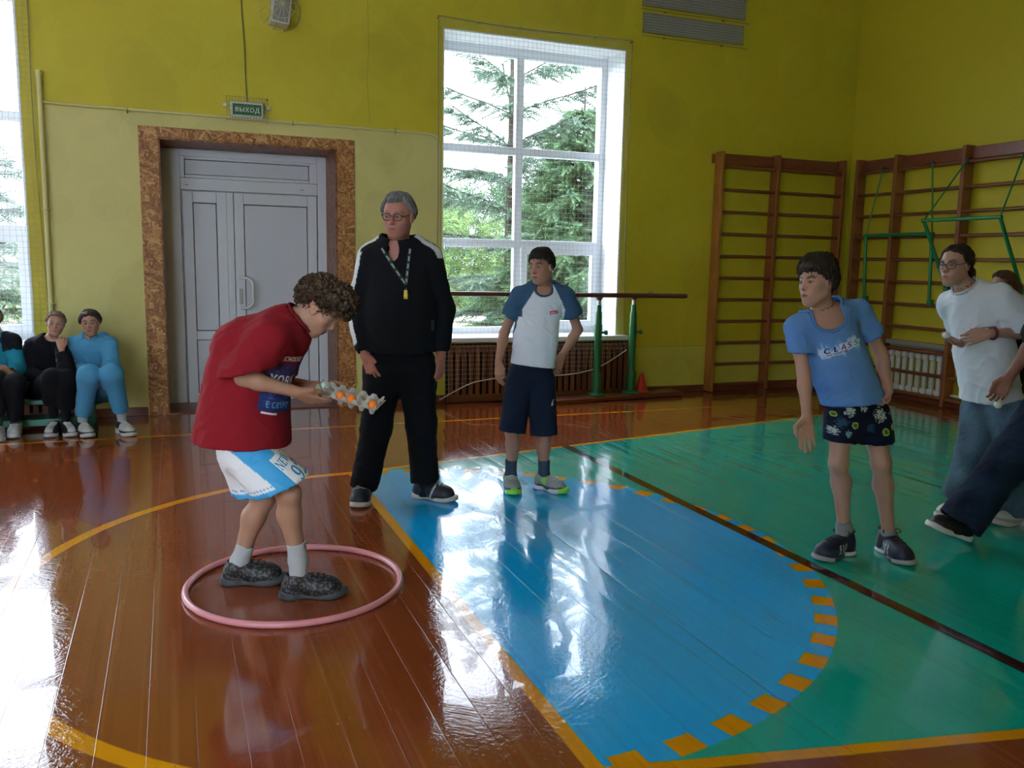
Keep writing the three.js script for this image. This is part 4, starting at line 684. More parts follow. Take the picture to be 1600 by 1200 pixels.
    if (t.collar) { const ax = unit(sub(neckTop, J.neck)), pts = []; for (let i = 0; i < 28; i++) { const a = i / 28 * 6.2832, sd = ortho(side, ax), fw = cross(sd, ax); let d0 = add(add([0, 0, 0], sd, Math.cos(a)), fw, Math.sin(a)), best = null; for (let hgt = 0.10; hgt > -0.12; hgt -= 0.004) { let rad = 0.03; for (; rad < 0.16; rad += 0.003) { const p = add(add(J.neck, ax, hgt), d0, rad); if (f(...p) < 0.003) { best = p; break; } } if (best) break; } if (best) pts.push(best); } if (pts.length > 8) wear('collar', tint(tube(pts, t.collarR ?? 0.007, 6, 80, true), t.collar), clothM, G.top); }
  }
  if (o.bottom) {
    const b = o.bottom, e = b.ease ?? 0.02, w = wrinkle(b.fold ?? 0.005, b.foldF ?? 13, 40 + (o.hair.seed ?? 0), [1, 0.5, 1]), waist = b.waist ?? lerp3(J.pelvis, J.spine, 0.35), wn = unit(sub(J.spine, J.pelvis));
    const hipsF = ec(add(waist, wn, 0.02), add(J.pelvis, wn, -0.02), r(0.122) + e * 0.3, r(0.136) + e * 0.65, u2, 0.76), legsU = [], legs = [];
    for (const s of ['R', 'L']) {
      const h = J['hip' + s], k = J['kn' + s], a = J['an' + s]; let f, p, n;
      if (b.to <= 1) { p = lerp3(h, k, b.to); n = unit(sub(k, h)); f = rc(h, add(p, n, 0.03), r(0.08) + e, b.end ?? r(0.07) + e); } else { p = lerp3(k, a, b.to - 1); n = unit(sub(a, k)); const thigh = rc(h, k, r(0.08) + e, b.knee ?? r(0.055) + e), shin = rc(k, add(p, n, 0.03), b.knee ?? r(0.055) + e, b.end ?? r(0.045) + e), p2 = halfspace(p, n), kk = b.kneeK ?? 0.04; legsU.push([p2, shin]); legs.push((x, y, z) => smin(thigh(x, y, z), Math.max(shin(x, y, z), p2(x, y, z)), kk)); continue; }
      if (b['n' + s]) n = unit(b['n' + s]);
      const pl = halfspace(p, n); legsU.push([pl, f]); legs.push((x, y, z) => Math.max(f(x, y, z), pl(x, y, z)));
    }
    const wp = halfspace(waist, wn), un = [...legsU, [wp, hipsF]], f = (x, y, z) => { const a = legs[0](x, y, z), c = legs[1](x, y, z); return smin(Math.max(hipsF(x, y, z), wp(x, y, z)), smin(a, c, b.crotch ?? 0.02), 0.05) + w(x, y, z); };
    G.bottomF = f; const [lo, hi] = bounds([J.hipL, J.hipR, J.knL, J.knR, J.anL, J.anR, waist], 0.2);
    G.bottom = wear(b.name ?? 'trousers', netMesh(f, lo, hi, b.cell ?? 0.009, b.color(G), un), b.m ?? clothM);
  }
  if (o.socks) for (const s of ['R', 'L']) { const k = J['kn' + s], a = J['an' + s], d = unit(sub(k, a)), top = add(a, d, o.socks.h), f0 = blend(0.02, [rc(add(a, [0, -0.05, 0]), a, r(0.041)), rc(a, add(top, d, 0.03), r(0.041), r(o.socks.r ?? 0.046))]), pl = halfspace(top, d); wear('sock', netMesh((x, y, z) => Math.max(f0(x, y, z) + 0.0015 * noise3(x * 60, y * 60, z * 60), pl(x, y, z)), ...bounds([a, top], 0.07), 0.006, () => o.socks.color, [[pl, f0]])); }
  if (o.shoes) { for (const s of ['R', 'L']) { const p = o.shoes; shoe(person, J['an' + s], p['dir' + s] ?? sub(J['toe' + s], J['heel' + s]), p.L, { ...p, side: s === 'R' ? 1 : -1, ...(p['only' + s] ?? {}) }, p['pitch' + s] ?? 0, p['y' + s] ?? 0); } }
  return G;
}
// ---------- the people: joints in metres ----------
const JJ = {
red: { head: [0.553, 1.196, -3.502], neck: [0.448, 1.143, -3.522], chest: [0.368, 1.031, -3.565], spine: [0.276, 0.855, -3.623], pelvis: [0.256, 0.640, -3.631], shR: [0.345, 1.088, -3.434], elR: [0.243, 0.936, -3.421], wrR: [0.436, 0.876, -3.409], hR: [0.542, 0.816, -3.431], shL: [0.453, 1.063, -3.693], elL: [0.388, 0.860, -3.794], wrL: [0.566, 0.859, -3.615], hL: [0.629, 0.832, -3.547], hipR: [0.240, 0.620, -3.540], knR: [0.410, 0.456, -3.430], anR: [0.446, 0.161, -3.469], hipL: [0.246, 0.588, -3.721], knL: [0.331, 0.377, -3.666], anL: [0.228, 0.096, -3.707], toeR: [0.629, 0.046, -3.396], heelR: [0.394, 0.007, -3.490], toeL: [0.377, 0.041, -3.658], heelL: [0.127, -0.023, -3.758] },
teacher: { head: [1.188, 1.636, -4.752], neck: [1.192, 1.463, -4.783], chest: [1.202, 1.330, -4.779], spine: [1.204, 1.096, -4.756], pelvis: [1.209, 0.836, -4.776], shR: [1.054, 1.410, -4.838], elR: [0.992, 1.114, -4.884], wrR: [1.004, 0.856, -4.771], hR: [1.039, 0.731, -4.715], shL: [1.363, 1.416, -4.736], elL: [1.450, 1.124, -4.766], wrL: [1.431, 0.854, -4.709], hL: [1.414, 0.722, -4.662], hipR: [1.120, 0.779, -4.811], knR: [1.067, 0.438, -4.779], anR: [0.999, 0.048, -4.838], hipL: [1.292, 0.782, -4.743], knL: [1.321, 0.456, -4.731], anL: [1.351, 0.084, -4.751], toeR: [0.941, -0.019, -4.721], heelR: [1.017, 0.001, -4.906], toeL: [1.447, 0.046, -4.574], heelL: [1.325, 0.047, -4.783] },
mid: { head: [2.057, 1.373, -4.723], neck: [2.079, 1.255, -4.736], chest: [2.067, 1.139, -4.740], spine: [2.042, 0.957, -4.750], pelvis: [2.021, 0.740, -4.759], shR: [1.940, 1.199, -4.770], elR: [1.872, 0.971, -4.840], wrR: [1.817, 0.801, -4.786], hR: [1.802, 0.669, -4.760], shL: [2.214, 1.199, -4.703], elL: [2.315, 0.994, -4.728], wrL: [2.236, 0.828, -4.781], hL: [2.184, 0.736, -4.758], hipR: [1.957, 0.680, -4.784], knR: [1.912, 0.364, -4.781], anR: [1.917, 0.088, -4.800], hipL: [2.081, 0.675, -4.735], knL: [2.095, 0.348, -4.708], anL: [2.109, 0.092, -4.724], toeR: [1.867, 0.017, -4.713], heelR: [1.951, 0.034, -4.873], toeL: [2.155, 0.012, -4.609], heelL: [2.104, 0.035, -4.790] },
blue: { head: [2.810, 1.327, -3.217], neck: [2.875, 1.197, -3.234], chest: [2.897, 1.080, -3.204], spine: [2.965, 0.913, -3.177], pelvis: [3.035, 0.728, -3.149], shR: [2.731, 1.118, -3.248], elR: [2.760, 0.910, -3.204], wrR: [2.725, 0.711, -3.121], hR: [2.690, 0.578, -3.071], shL: [3.065, 1.202, -3.201], elL: [3.209, 0.990, -3.187], wrL: [3.172, 0.840, -3.094], hL: [3.112, 0.765, -3.053], hipR: [2.958, 0.701, -3.147], knR: [2.935, 0.476, -3.124], anR: [3.027, 0.135, -3.152], hipL: [3.140, 0.694, -3.139], knL: [3.133, 0.475, -3.056], anL: [3.259, 0.090, -3.092], toeR: [2.843, 0.054, -3.171], heelR: [3.097, 0.041, -3.156], toeL: [3.099, 0.000, -2.951], heelL: [3.320, -0.005, -3.121] },
girl: { head: [3.918, 1.426, -3.426], neck: [3.997, 1.307, -3.416], chest: [4.045, 1.170, -3.397], spine: [4.122, 0.962, -3.366], pelvis: [4.184, 0.714, -3.341], shR: [4.042, 1.214, -3.549], elR: [4.181, 1.050, -3.558], wrR: [3.984, 1.006, -3.400], hR: [3.852, 1.025, -3.409], shL: [4.073, 1.273, -3.256], elL: [4.190, 1.086, -3.167], wrL: [3.961, 1.078, -3.215], hL: [3.850, 1.028, -3.302], hipR: [4.211, 0.627, -3.427], knR: [4.164, 0.396, -3.403], anR: [4.167, 0.078, -3.477], hipL: [4.180, 0.659, -3.246], knL: [4.248, 0.397, -3.208], anL: [4.381, 0.046, -3.241], toeR: [4.034, 0.039, -3.455], heelR: [4.218, 0.024, -3.489], toeL: [4.251, -0.021, -3.261], heelL: [4.438, -0.004, -3.240] },
walker: { head: [4.171, 1.701, -2.944], neck: [4.189, 1.530, -2.936], chest: [4.204, 1.389, -2.930], spine: [4.227, 1.167, -2.921], pelvis: [4.225, 0.909, -2.922], shR: [4.096, 1.418, -2.995], elR: [3.996, 1.086, -2.970], wrR: [3.934, 0.867, -3.059], hR: [3.896, 0.759, -3.085], shL: [4.184, 1.407, -2.809], elL: [4.254, 1.116, -2.760], wrL: [4.163, 0.872, -2.732], hL: [4.127, 0.750, -2.724], hipR: [4.230, 0.834, -2.985], knR: [3.986, 0.452, -3.039], anR: [3.744, 0.088, -3.114], hipL: [4.162, 0.857, -2.839], knL: [4.190, 0.409, -2.807], anL: [4.422, 0.024, -2.790], toeR: [3.540, 0.104, -3.152], heelR: [3.821, 0.000, -3.104], toeL: [4.264, -0.098, -2.799], heelL: [4.479, -0.077, -2.767] },
hidden: { head: [5.651, 1.293, -4.521], neck: [5.709, 1.140, -4.498], chest: [5.740, 1.000, -4.485], spine: [5.758, 0.810, -4.478], pelvis: [5.772, 0.571, -4.473], shR: [5.541, 1.050, -4.457], elR: [5.562, 0.820, -4.427], wrR: [5.663, 0.632, -4.408], hR: [5.694, 0.537, -4.396], shL: [5.936, 1.067, -4.515], elL: [5.990, 0.828, -4.493], wrL: [5.978, 0.634, -4.498], hL: [5.968, 0.511, -4.502], hipR: [5.653, 0.510, -4.434], knR: [5.631, 0.273, -4.421], anR: [5.650, 0.027, -4.435], hipL: [5.898, 0.489, -4.509], knL: [5.945, 0.274, -4.458], anL: [6.031, 0.047, -4.456], toeR: [5.566, -0.023, -4.469], heelR: [5.685, -0.011, -4.421], toeL: [5.953, 0.010, -4.487], heelL: [6.052, 0.013, -4.447] },
seatA: { head: [-1.306, 0.879, -7.569], neck: [-1.268, 0.746, -7.608], chest: [-1.269, 0.649, -7.630], spine: [-1.291, 0.488, -7.715], pelvis: [-1.330, 0.329, -7.762], shR: [-1.373, 0.699, -7.650], elR: [-1.416, 0.502, -7.635], wrR: [-1.277, 0.500, -7.418], hR: [-1.204, 0.508, -7.335], shL: [-1.168, 0.714, -7.569], elL: [-1.141, 0.501, -7.536], wrL: [-1.169, 0.488, -7.375], hL: [-1.220, 0.509, -7.331], hipR: [-1.365, 0.311, -7.722], knR: [-1.251, 0.463, -7.246], anR: [-1.262, 0.149, -7.304], hipL: [-1.261, 0.313, -7.681], knL: [-1.116, 0.433, -7.225], anL: [-1.164, 0.107, -7.427], toeR: [-1.232, 0.034, -7.131], heelR: [-1.275, 0.089, -7.363], toeL: [-1.167, 0.011, -7.353], heelL: [-1.184, 0.041, -7.596] },
seatB: { head: [-0.855, 0.853, -7.471], neck: [-0.904, 0.724, -7.577], chest: [-0.941, 0.619, -7.613], spine: [-0.988, 0.455, -7.707], pelvis: [-1.029, 0.304, -7.756], shR: [-1.048, 0.670, -7.634], elR: [-1.071, 0.456, -7.557], wrR: [-0.933, 0.433, -7.394], hR: [-0.852, 0.475, -7.319], shL: [-0.820, 0.672, -7.522], elL: [-0.777, 0.503, -7.278], wrL: [-0.808, 0.672, -7.323], hL: [-0.822, 0.751, -7.372], hipR: [-1.051, 0.290, -7.711], knR: [-0.862, 0.470, -7.172], anR: [-0.895, 0.193, -7.379], hipL: [-0.946, 0.292, -7.669], knL: [-0.768, 0.458, -7.167], anL: [-0.807, 0.150, -7.366], toeR: [-0.897, 0.052, -7.219], heelR: [-0.900, 0.098, -7.457], toeL: [-0.753, 0.044, -7.215], heelL: [-0.843, 0.083, -7.466] },
seatC: { head: [-0.603, 0.864, -7.359], neck: [-0.607, 0.741, -7.446], chest: [-0.615, 0.635, -7.493], spine: [-0.629, 0.461, -7.574], pelvis: [-0.638, 0.321, -7.610], shR: [-0.740, 0.688, -7.500], elR: [-0.769, 0.504, -7.468], wrR: [-0.616, 0.501, -7.256], hR: [-0.539, 0.518, -7.182], shL: [-0.477, 0.693, -7.395], elL: [-0.469, 0.516, -7.348], wrL: [-0.506, 0.509, -7.212], hL: [-0.548, 0.500, -7.175], hipR: [-0.688, 0.296, -7.576], knR: [-0.607, 0.494, -7.080], anR: [-0.687, 0.125, -7.306], hipL: [-0.578, 0.299, -7.532], knL: [-0.447, 0.503, -7.049], anL: [-0.405, 0.152, -7.248], toeR: [-0.596, 0.011, -7.162], heelR: [-0.742, 0.053, -7.436], toeL: [-0.322, 0.060, -7.139], heelL: [-0.432, 0.091, -7.366] },
};
const SK = [0.46, 0.25, 0.165], SKD = [0.40, 0.205, 0.135], BLACKC = [0.006, 0.007, 0.010];
const boyEdge = (f) => [[0, f], [35, f - 2], [58, 8], [76, -8], [88, -14], [97, 2], [106, -6], [122, -34], [150, -44], [180, -46]], girlEdge = (f) => [[0, f], [35, f - 3], [55, f - 12], [72, 0], [88, -16], [97, 0], [108, -8], [122, -30], [150, -40], [180, -42]], edgeShort = boyEdge(24);
const flat = (c) => () => () => c;
const feetXZ = (J) => [(J.anR[0] + J.anL[0]) / 2, 0, (J.anR[2] + J.anL[2]) / 2];

// 1. the boy with the tray
const red = makePerson({
  label: 'boy in a dark red T-shirt and white shorts bending over an egg tray', J: JJ.red, base: feetXZ(JJ.red), scale: 0.93, H: 0.212, look: [88, 46, 0], skin: SK, gaze: [0, -0.3], neckR: 0.047,
  handR: { n: add(add([0, 0, 0], UP, 0.75), TO, -0.65), curl: [0.3, 0.34, 0.4, 0.48], thumb: 0.35, s: 0.9 }, handL: { n: add(add([0, 0, 0], UP, 0.75), TO, 0.65), curl: [0.35, 0.38, 0.42, 0.5], thumb: 0.4, s: 0.9 },
  hair: { color: [0.075, 0.045, 0.026], seed: 3, edge: boyEdge(16), curl: 7.5, lump: 0.06, jag: 10, fade: 16, wild: 16, flick: 0.05, lift: 0.01, locks: 620, drop: 15, lockW: 1.2, thick: (A, el) => 0.10 + 0.13 * sstep(10, 60, el) * sstep(150, 30, A) + 0.03 * sstep(100, 160, A), sweep: (A, el) => 0.09 * sstep(75, 10, A) * sstep(75, 35, el) },
  top: { sleeve: { to: 0.86, ease: 0.038, end: 0.092, nR: [0.16, -0.98, 0.05], nL: [0.1, -1, 0] }, ease: 0.03, waistEase: 0.03, k: 0.07, fold: 0.009, foldF: 9, hem: [0.25, 0.64, -3.63], hemN: [-0.06, -1, 0], hemR: 0.17, hemRatio: 0.95, ratio: 0.72, neckHole: 0.058, collar: [0.20, 0.010, 0.018], cell: 0.009,
    extra: [() => ec([0.275, 1.00, -3.60], [0.245, 0.62, -3.635], 0.16, 0.208, RT, 0.92, 0.94), () => ec([0.39, 1.05, -3.55], [0.34, 0.93, -3.58], 0.085, 0.09, RT, 0.7)],
    color: () => (x, y, z) => [0.26, 0.011, 0.02] },
  bottom: { name: 'shorts', to: 0.80, ease: 0.018, end: 0.116, waist: [0.265, 0.74, -3.625], fold: 0.006, foldF: 10, m: satinM, cell: 0.006, crotch: 0.01, nR: [0.42, -0.9, 0.05], nL: [0.2, -0.97, 0],
    color: (G) => (x, y, z) => {
      const J = G.J, h = J.hipR, p = [x, y, z], near = rc(J.hipR, J.knR, 0.1)(x, y, z) < rc(J.hipL, J.knL, 0.1)(x, y, z), k = near ? J.knR : J.knL, hh = near ? J.hipR : J.hipL, d = unit(sub(k, hh)), q = sub(p, hh), t = dot(q, d) / len(sub(k, hh)), nn = near ? unit(add(d, [0.42, -0.9, 0.05], 0.0)) : d;
      const n = near ? unit([0.42, -0.9, 0.05]) : unit([0.2, -0.97, 0]), end = lerp3(hh, k, 0.80), dist = -dot(sub(p, end), n), s = dot(sub(p, hh), RT) - (dot(sub(p, hh), d) * dot(d, RT));
      const blue = [0.04, 0.38, 0.76], white = [0.84, 0.86, 0.90];
      if (dist < 0.021 || (dist > 0.032 && dist < 0.036)) return blue;
      if (near && dot(sub(p, hh), TO) > 0.0 && Math.abs(s - 0.022 - t * 0.012) < 0.031) return blue;
      return white; } },
  socks: { h: 0.085, color: [0.46, 0.48, 0.50], r: 0.043 },
  shoes: { L: 0.275, yR: 0, sole: 0.03, soleColor: [0.045, 0.052, 0.06], rise: 0.95, lace: [0.012, 0.012, 0.014], flare: 0.004, dirR: [0.235, 0, 0.05], dirL: [0.25, 0, 0.06], upper: (x, y, z) => (noise3(x * 16, y * 55, z * 50) > 0.28 ? [0.10, 0.10, 0.11] : [0.010, 0.010, 0.012]) },
});
{
  const t = canvas(384, 512, (c, w, h) => { // the print on the chest
    c.fillStyle = css(0.26, 0.011, 0.02); c.fillRect(0, 0, w, h); const g = c.createLinearGradient(0, 60, 0, h); g.addColorStop(0, '#5a2a55'); g.addColorStop(0.3, '#3a3f7a'); g.addColorStop(1, '#24386e');
    c.fillStyle = g; c.fillRect(30, 95, w - 60, h - 150); c.fillStyle = '#f0e9ee'; c.font = 'bold 52px sans-serif'; c.textAlign = 'center'; c.fillText('ICHOINE', w / 2, 78, w - 50);
    for (let i = 0; i < 260; i++) { c.globalAlpha = rr(0.2, 0.6); c.fillStyle = ['#7f8fd0', '#9a5f8f', '#2a2f5a', '#4f7fc0'][i % 4]; c.fillRect(40 + rnd() * (w - 100), 100 + rnd() * (h - 190), rr(6, 40), rr(2, 6)); }
    c.globalAlpha = 1; c.fillStyle = '#e8e8f2'; c.font = 'bold 96px sans-serif'; c.fillText('YORK', w / 2, 262, w - 50); c.fillStyle = '#6fa8dc'; c.font = 'bold 60px sans-serif'; c.fillText('E CRYPT', w / 2, 430, w - 60); c.fillStyle = '#f2e8ec'; c.fillRect(60, 462, 130, 14);
  });
  const W = unit(add(UP, RT, 0.36)), U = ortho(unit(add(add([0, 0, 0], TO, -0.8), RT, 0.62)), W); printPatch(red.top, red.base, red.topF, [0.385, 0.905, -3.50], U, W, 0.22, 0.29, t);
  const t2 = canvas(256, 256, (c, w, h) => { c.fillStyle = css(0.84, 0.86, 0.90); c.fillRect(0, 0, w, h); c.fillStyle = '#2f8fc4'; c.textAlign = 'center'; c.font = 'bold 84px serif'; c.fillText('NEW Y', w / 2, 92, w - 10); c.font = 'bold 150px serif'; c.fillText('92', w / 2 + 20, 226); });
  const d = unit(sub(red.J.hipR, red.J.knR)), N = unit(add(add([0, 0, 0], TO, 0.6), RT, 0.8)), W2 = ortho(d, N); printPatch(red.bottom, red.base, red.bottomF, add(add(lerp3(red.J.hipR, red.J.knR, 0.40), N, 0.03), cross(W2, N), 0.055), cross(W2, N), W2, 0.115, 0.12, t2);
}

// 2. the teacher
const teacher = makePerson({
  label: 'tall grey-haired man with glasses in a black tracksuit with white sleeve stripes', J: JJ.teacher, base: feetXZ(JJ.teacher), scale: 1.10, build: 1.04, H: 0.232, wide: 1.09, look: [-15, 6, 2], skin: [0.44, 0.19, 0.14], stubble: true, lips: 0.35, gaze: [-0.25, -0.15], neckR: 0.06, brow: 0.5, iris: [0.08, 0.1, 0.11],
  handR: { n: add(add([0, 0, 0], TO, -0.75), RT, 0.6), curl: [0.55, 0.6, 0.65, 0.7], thumb: 0.35, s: 1.06 }, handL: { n: add(add([0, 0, 0], TO, -0.5), RT, -0.85), curl: [0.6, 0.7, 0.75, 0.8], thumb: 0.35, s: 1.04 },
  hair: { color: [0.13, 0.125, 0.12], grey: [0.20, 0.20, 0.20], seed: 11, drop: 12, edge: [[0, 36], [25, 39], [42, 45], [58, 26], [74, 2], [88, -10], [97, 2], [106, -6], [122, -30], [180, -42]], jag: 4, fade: 10, thick: (A, el) => 0.055 + 0.05 * sstep(35, 70, el), sweep: (A, el) => 0.03 * sstep(60, 10, A) * sstep(80, 45, el) },
  top: { name: 'tracksuit_jacket', sleeve: { to: 1.9, ease: 0.03, end: 0.05, cuff: 0.043 }, cuffColor: BLACKC, ease: 0.034, waistEase: 0.055, fold: 0.006, foldF: 11, hemRatio: 0.76, hem: [1.208, 0.885, -4.77], neckHole: 0.066, neckDrop: 0.0, scoop: (G) => [add(add(add(G.J.neck, TO, 0.085), UP, -0.02), RT, -0.012), [0.032, 0.075, 0.05]],
    hood: (G) => { const b = add(G.J.neck, [0, -0.005, 0]), bk = add(b, TO, -0.055), s = G.side; const f = blend(0.035, [rc(add(add(bk, s, 0.085), UP, 0.01), add(add(bk, s, -0.085), UP, 0.01), 0.045), rc(add(add(bk, s, 0.085), UP, 0.0), add(add(b, TO, 0.06), s, 0.055), 0.04, 0.024), rc(add(add(bk, s, -0.085), UP, 0.0), add(add(b, TO, 0.06), s, -0.055), 0.04, 0.024)]); return f; }, hoodColor: () => BLACKC,
    color: (G) => (x, y, z) => { // white stripe down the outside of each sleeve
      const p = [x, y, z]; for (const s of ['R', 'L']) { const J = G.J, sh = J['sh' + s], el = J['el' + s], wr = J['wr' + s], o = unit(add(add([0, 0, 0], G.side, s === 'R' ? -1 : 1), G.u1, 0)); const q = sub(p, sh); const low = dot(sub(p, el), unit(sub(wr, el))); const ax = low > 0 ? unit(sub(wr, el)) : unit(sub(el, sh)), org = low > 0 ? el : sh, v = sub(p, org), rd = add(v, ax, -dot(v, ax)); const out = ortho(add(o, TO, s === 'R' ? 0.55 : -0.45), ax), k = dot(unit(rd), out), along = low > 0 ? low : 0;
        if (dot(v, ax) > (low > 0 ? -1 : -0.02) && len(rd) < 0.13 && k > 0.0 && along < 0.215) { const w = Math.abs(dot(rd, cross(ax, out))); if (w < 0.027 && (len(rd) > 0.03)) { if (dot(sub(p, G.J.chest), o) > 0.1) return [0.66, 0.68, 0.70]; } }
        if (Math.abs(dot(sub(p, G.J.neck), TO) - 0.02) < 0.024 && dot(sub(p, G.J.neck), o) > 0.10 && dot(q, ax) < 0.02 && y > sh[1]) return [0.66, 0.68, 0.70]; }
      return BLACKC; } },
  bottom: { to: 1.93, ease: 0.03, knee: 0.085, end: 0.082, fold: 0.007, foldF: 10, color: flat([0.005, 0.006, 0.009]), waist: [1.208, 0.95, -4.77] },
  socks: { h: 0.07, color: [0.012, 0.013, 0.016] },
  shoes: { L: 0.29, sole: 0.026, soleColor: [0.50, 0.49, 0.46], lace: [0.35, 0.36, 0.38], rise: 1, dirR: [-0.07, 0, 0.2], dirL: [0.2, 0, 0.17], upper: (x, y, z) => (Math.abs(x - 0.52 - (y - 0.05) * 1.4) < 0.02 && Math.abs(z) > 0.028 ? [0.55, 0.57, 0.6] : [0.010, 0.017, 0.032]) },
});
printPatch(teacher.top, teacher.base, teacher.topF, [1.345, 1.035, -4.60], RT, UP, 0.03, 0.075, canvas(32, 96, (c, w, h) => { c.fillStyle = css(...BLACKC); c.fillRect(0, 0, w, h); c.fillStyle = '#5a5d62'; for (let i = 0; i < 6; i++) c.fillRect(8, 10 + i * 13, 16, 7); }), 0.002, 'print', 6, 8);
// 3. boy in a raglan shirt
const mid = makePerson({
  label: 'boy in a white T-shirt with blue sleeves and long navy shorts by the window', J: JJ.mid, base: feetXZ(JJ.mid), scale: 0.90, build: 0.93, H: 0.206, look: [-36, 6, -2], skin: SKD, gaze: [-0.2, -0.25], neckR: 0.043, iris: [0.03, 0.02, 0.015],
  handR: { n: add(add([0, 0, 0], TO, -0.6), RT, 0.8), curl: [0.35, 0.4, 0.45, 0.5], thumb: 0.3, s: 0.85 }, handL: { n: add(add([0, 0, 0], TO, -1), RT, -0.2), curl: 0.4, s: 0.85, thumb: 0.3 },
  hair: { color: [0.012, 0.010, 0.010], seed: 21, edge: boyEdge(22), drop: 16, jag: 5, fade: 9, thick: (A, el) => 0.03 + 0.045 * sstep(20, 65, el), sweep: (A, el) => 0.035 * sstep(70, 20, A) * sstep(70, 40, el) },
  top: { sleeve: { to: 0.56, ease: 0.022, end: 0.066 }, cell: 0.006, ease: 0.014, waistEase: 0.026, fold: 0.007, foldF: 11, hem: [2.03, 0.775, -4.757], hemN: [-0.11, -1, 0], hemRatio: 0.76, neckHole: 0.052, neckDrop: -0.022, scoop: (G) => [add(add(G.J.neck, TO, 0.06), UP, -0.01), [0.058, 0.052, 0.06]], collar: [0.05, 0.10, 0.17],
    color: (G) => (x, y, z) => { const p = [x, y, z], J = G.J, dy = J.neck[1] - 0.02 - y, lat = dot(sub(p, J.neck), G.side); for (const s of ['R', 'L']) { const l = s === 'L' ? lat : -lat; if (dy > 0.16 ? rc(J['sh' + s], J['el' + s], 0.068)(x, y, z) < 0.004 && l > 0.13 : l > Math.min(0.13, 0.068 + 0.55 * dy)) return [0.045, 0.105, 0.19]; } return [0.74, 0.78, 0.84]; } },
  bottom: { name: 'shorts', to: 0.99, ease: 0.016, end: 0.084, fold: 0.006, foldF: 9, color: flat([0.009, 0.015, 0.032]), waist: [2.03, 0.81, -4.755], crotch: 0.012 },
  socks: { h: 0.10, color: [0.045, 0.075, 0.115] },
  shoes: { L: 0.255, sole: 0.032, soleColor: (x, y) => (x > 0.86 ? [0.25, 0.75, 0.08] : [0.62, 0.65, 0.68]), lace: [0.50, 0.52, 0.53], dirR: [-0.05, 0, 0.2], dirL: [0.10, 0, 0.19], upper: (x, y, z) => (x > 0.82 && y < 0.05 ? (Math.abs(z) < 0.022 ? [0.22, 0.66, 0.07] : [0.05, 0.06, 0.08]) : x < 0.16 && y > 0.05 ? [0.30, 0.55, 0.12] : Math.abs(z) > 0.03 && y > 0.05 && x > 0.34 && x < 0.5 ? [0.25, 0.62, 0.10] : y < 0.045 ? [0.06, 0.075, 0.09] : [0.26, 0.28, 0.29]) },
});
printPatch(mid.top, mid.base, mid.topF, [2.115, 1.105, -4.65], unit(sub(mid.J.shL, mid.J.shR)), [0, 1, 0], 0.062, 0.042, canvas(128, 96, (c, w, h) => { c.fillStyle = css(0.74, 0.78, 0.84); c.fillRect(0, 0, w, h); c.fillStyle = '#c62a35'; c.save(); c.translate(w / 2, h / 2); c.rotate(-0.12); c.fillRect(-54, -24, 108, 44); c.fillStyle = '#f0d8da'; for (let i = 0; i < 6; i++) c.fillRect(-42 + i * 14, -8 - (i % 2) * 5, 9, 16); c.fillRect(-40, 12, 76, 3); c.restore(); }), 0.0025, 'print', 8, 8);
{ const N = TO, W = [0, 1, 0]; printPatch(mid.bottom, mid.base, mid.bottomF, [2.118, 0.56, -4.64], RT, W, 0.032, 0.06, canvas(64, 128, (c, w, h) => { c.fillStyle = css(0.009, 0.015, 0.032); c.fillRect(0, 0, w, h); c.fillStyle = '#dfe3ea'; c.beginPath(); c.moveTo(50, 14); c.quadraticCurveTo(8, 70, 14, 100); c.quadraticCurveTo(22, 124, 52, 70); c.quadraticCurveTo(28, 96, 32, 70); c.closePath(); c.fill(); c.font = 'bold 20px sans-serif'; }), 0.002, 'print', 6, 8); }

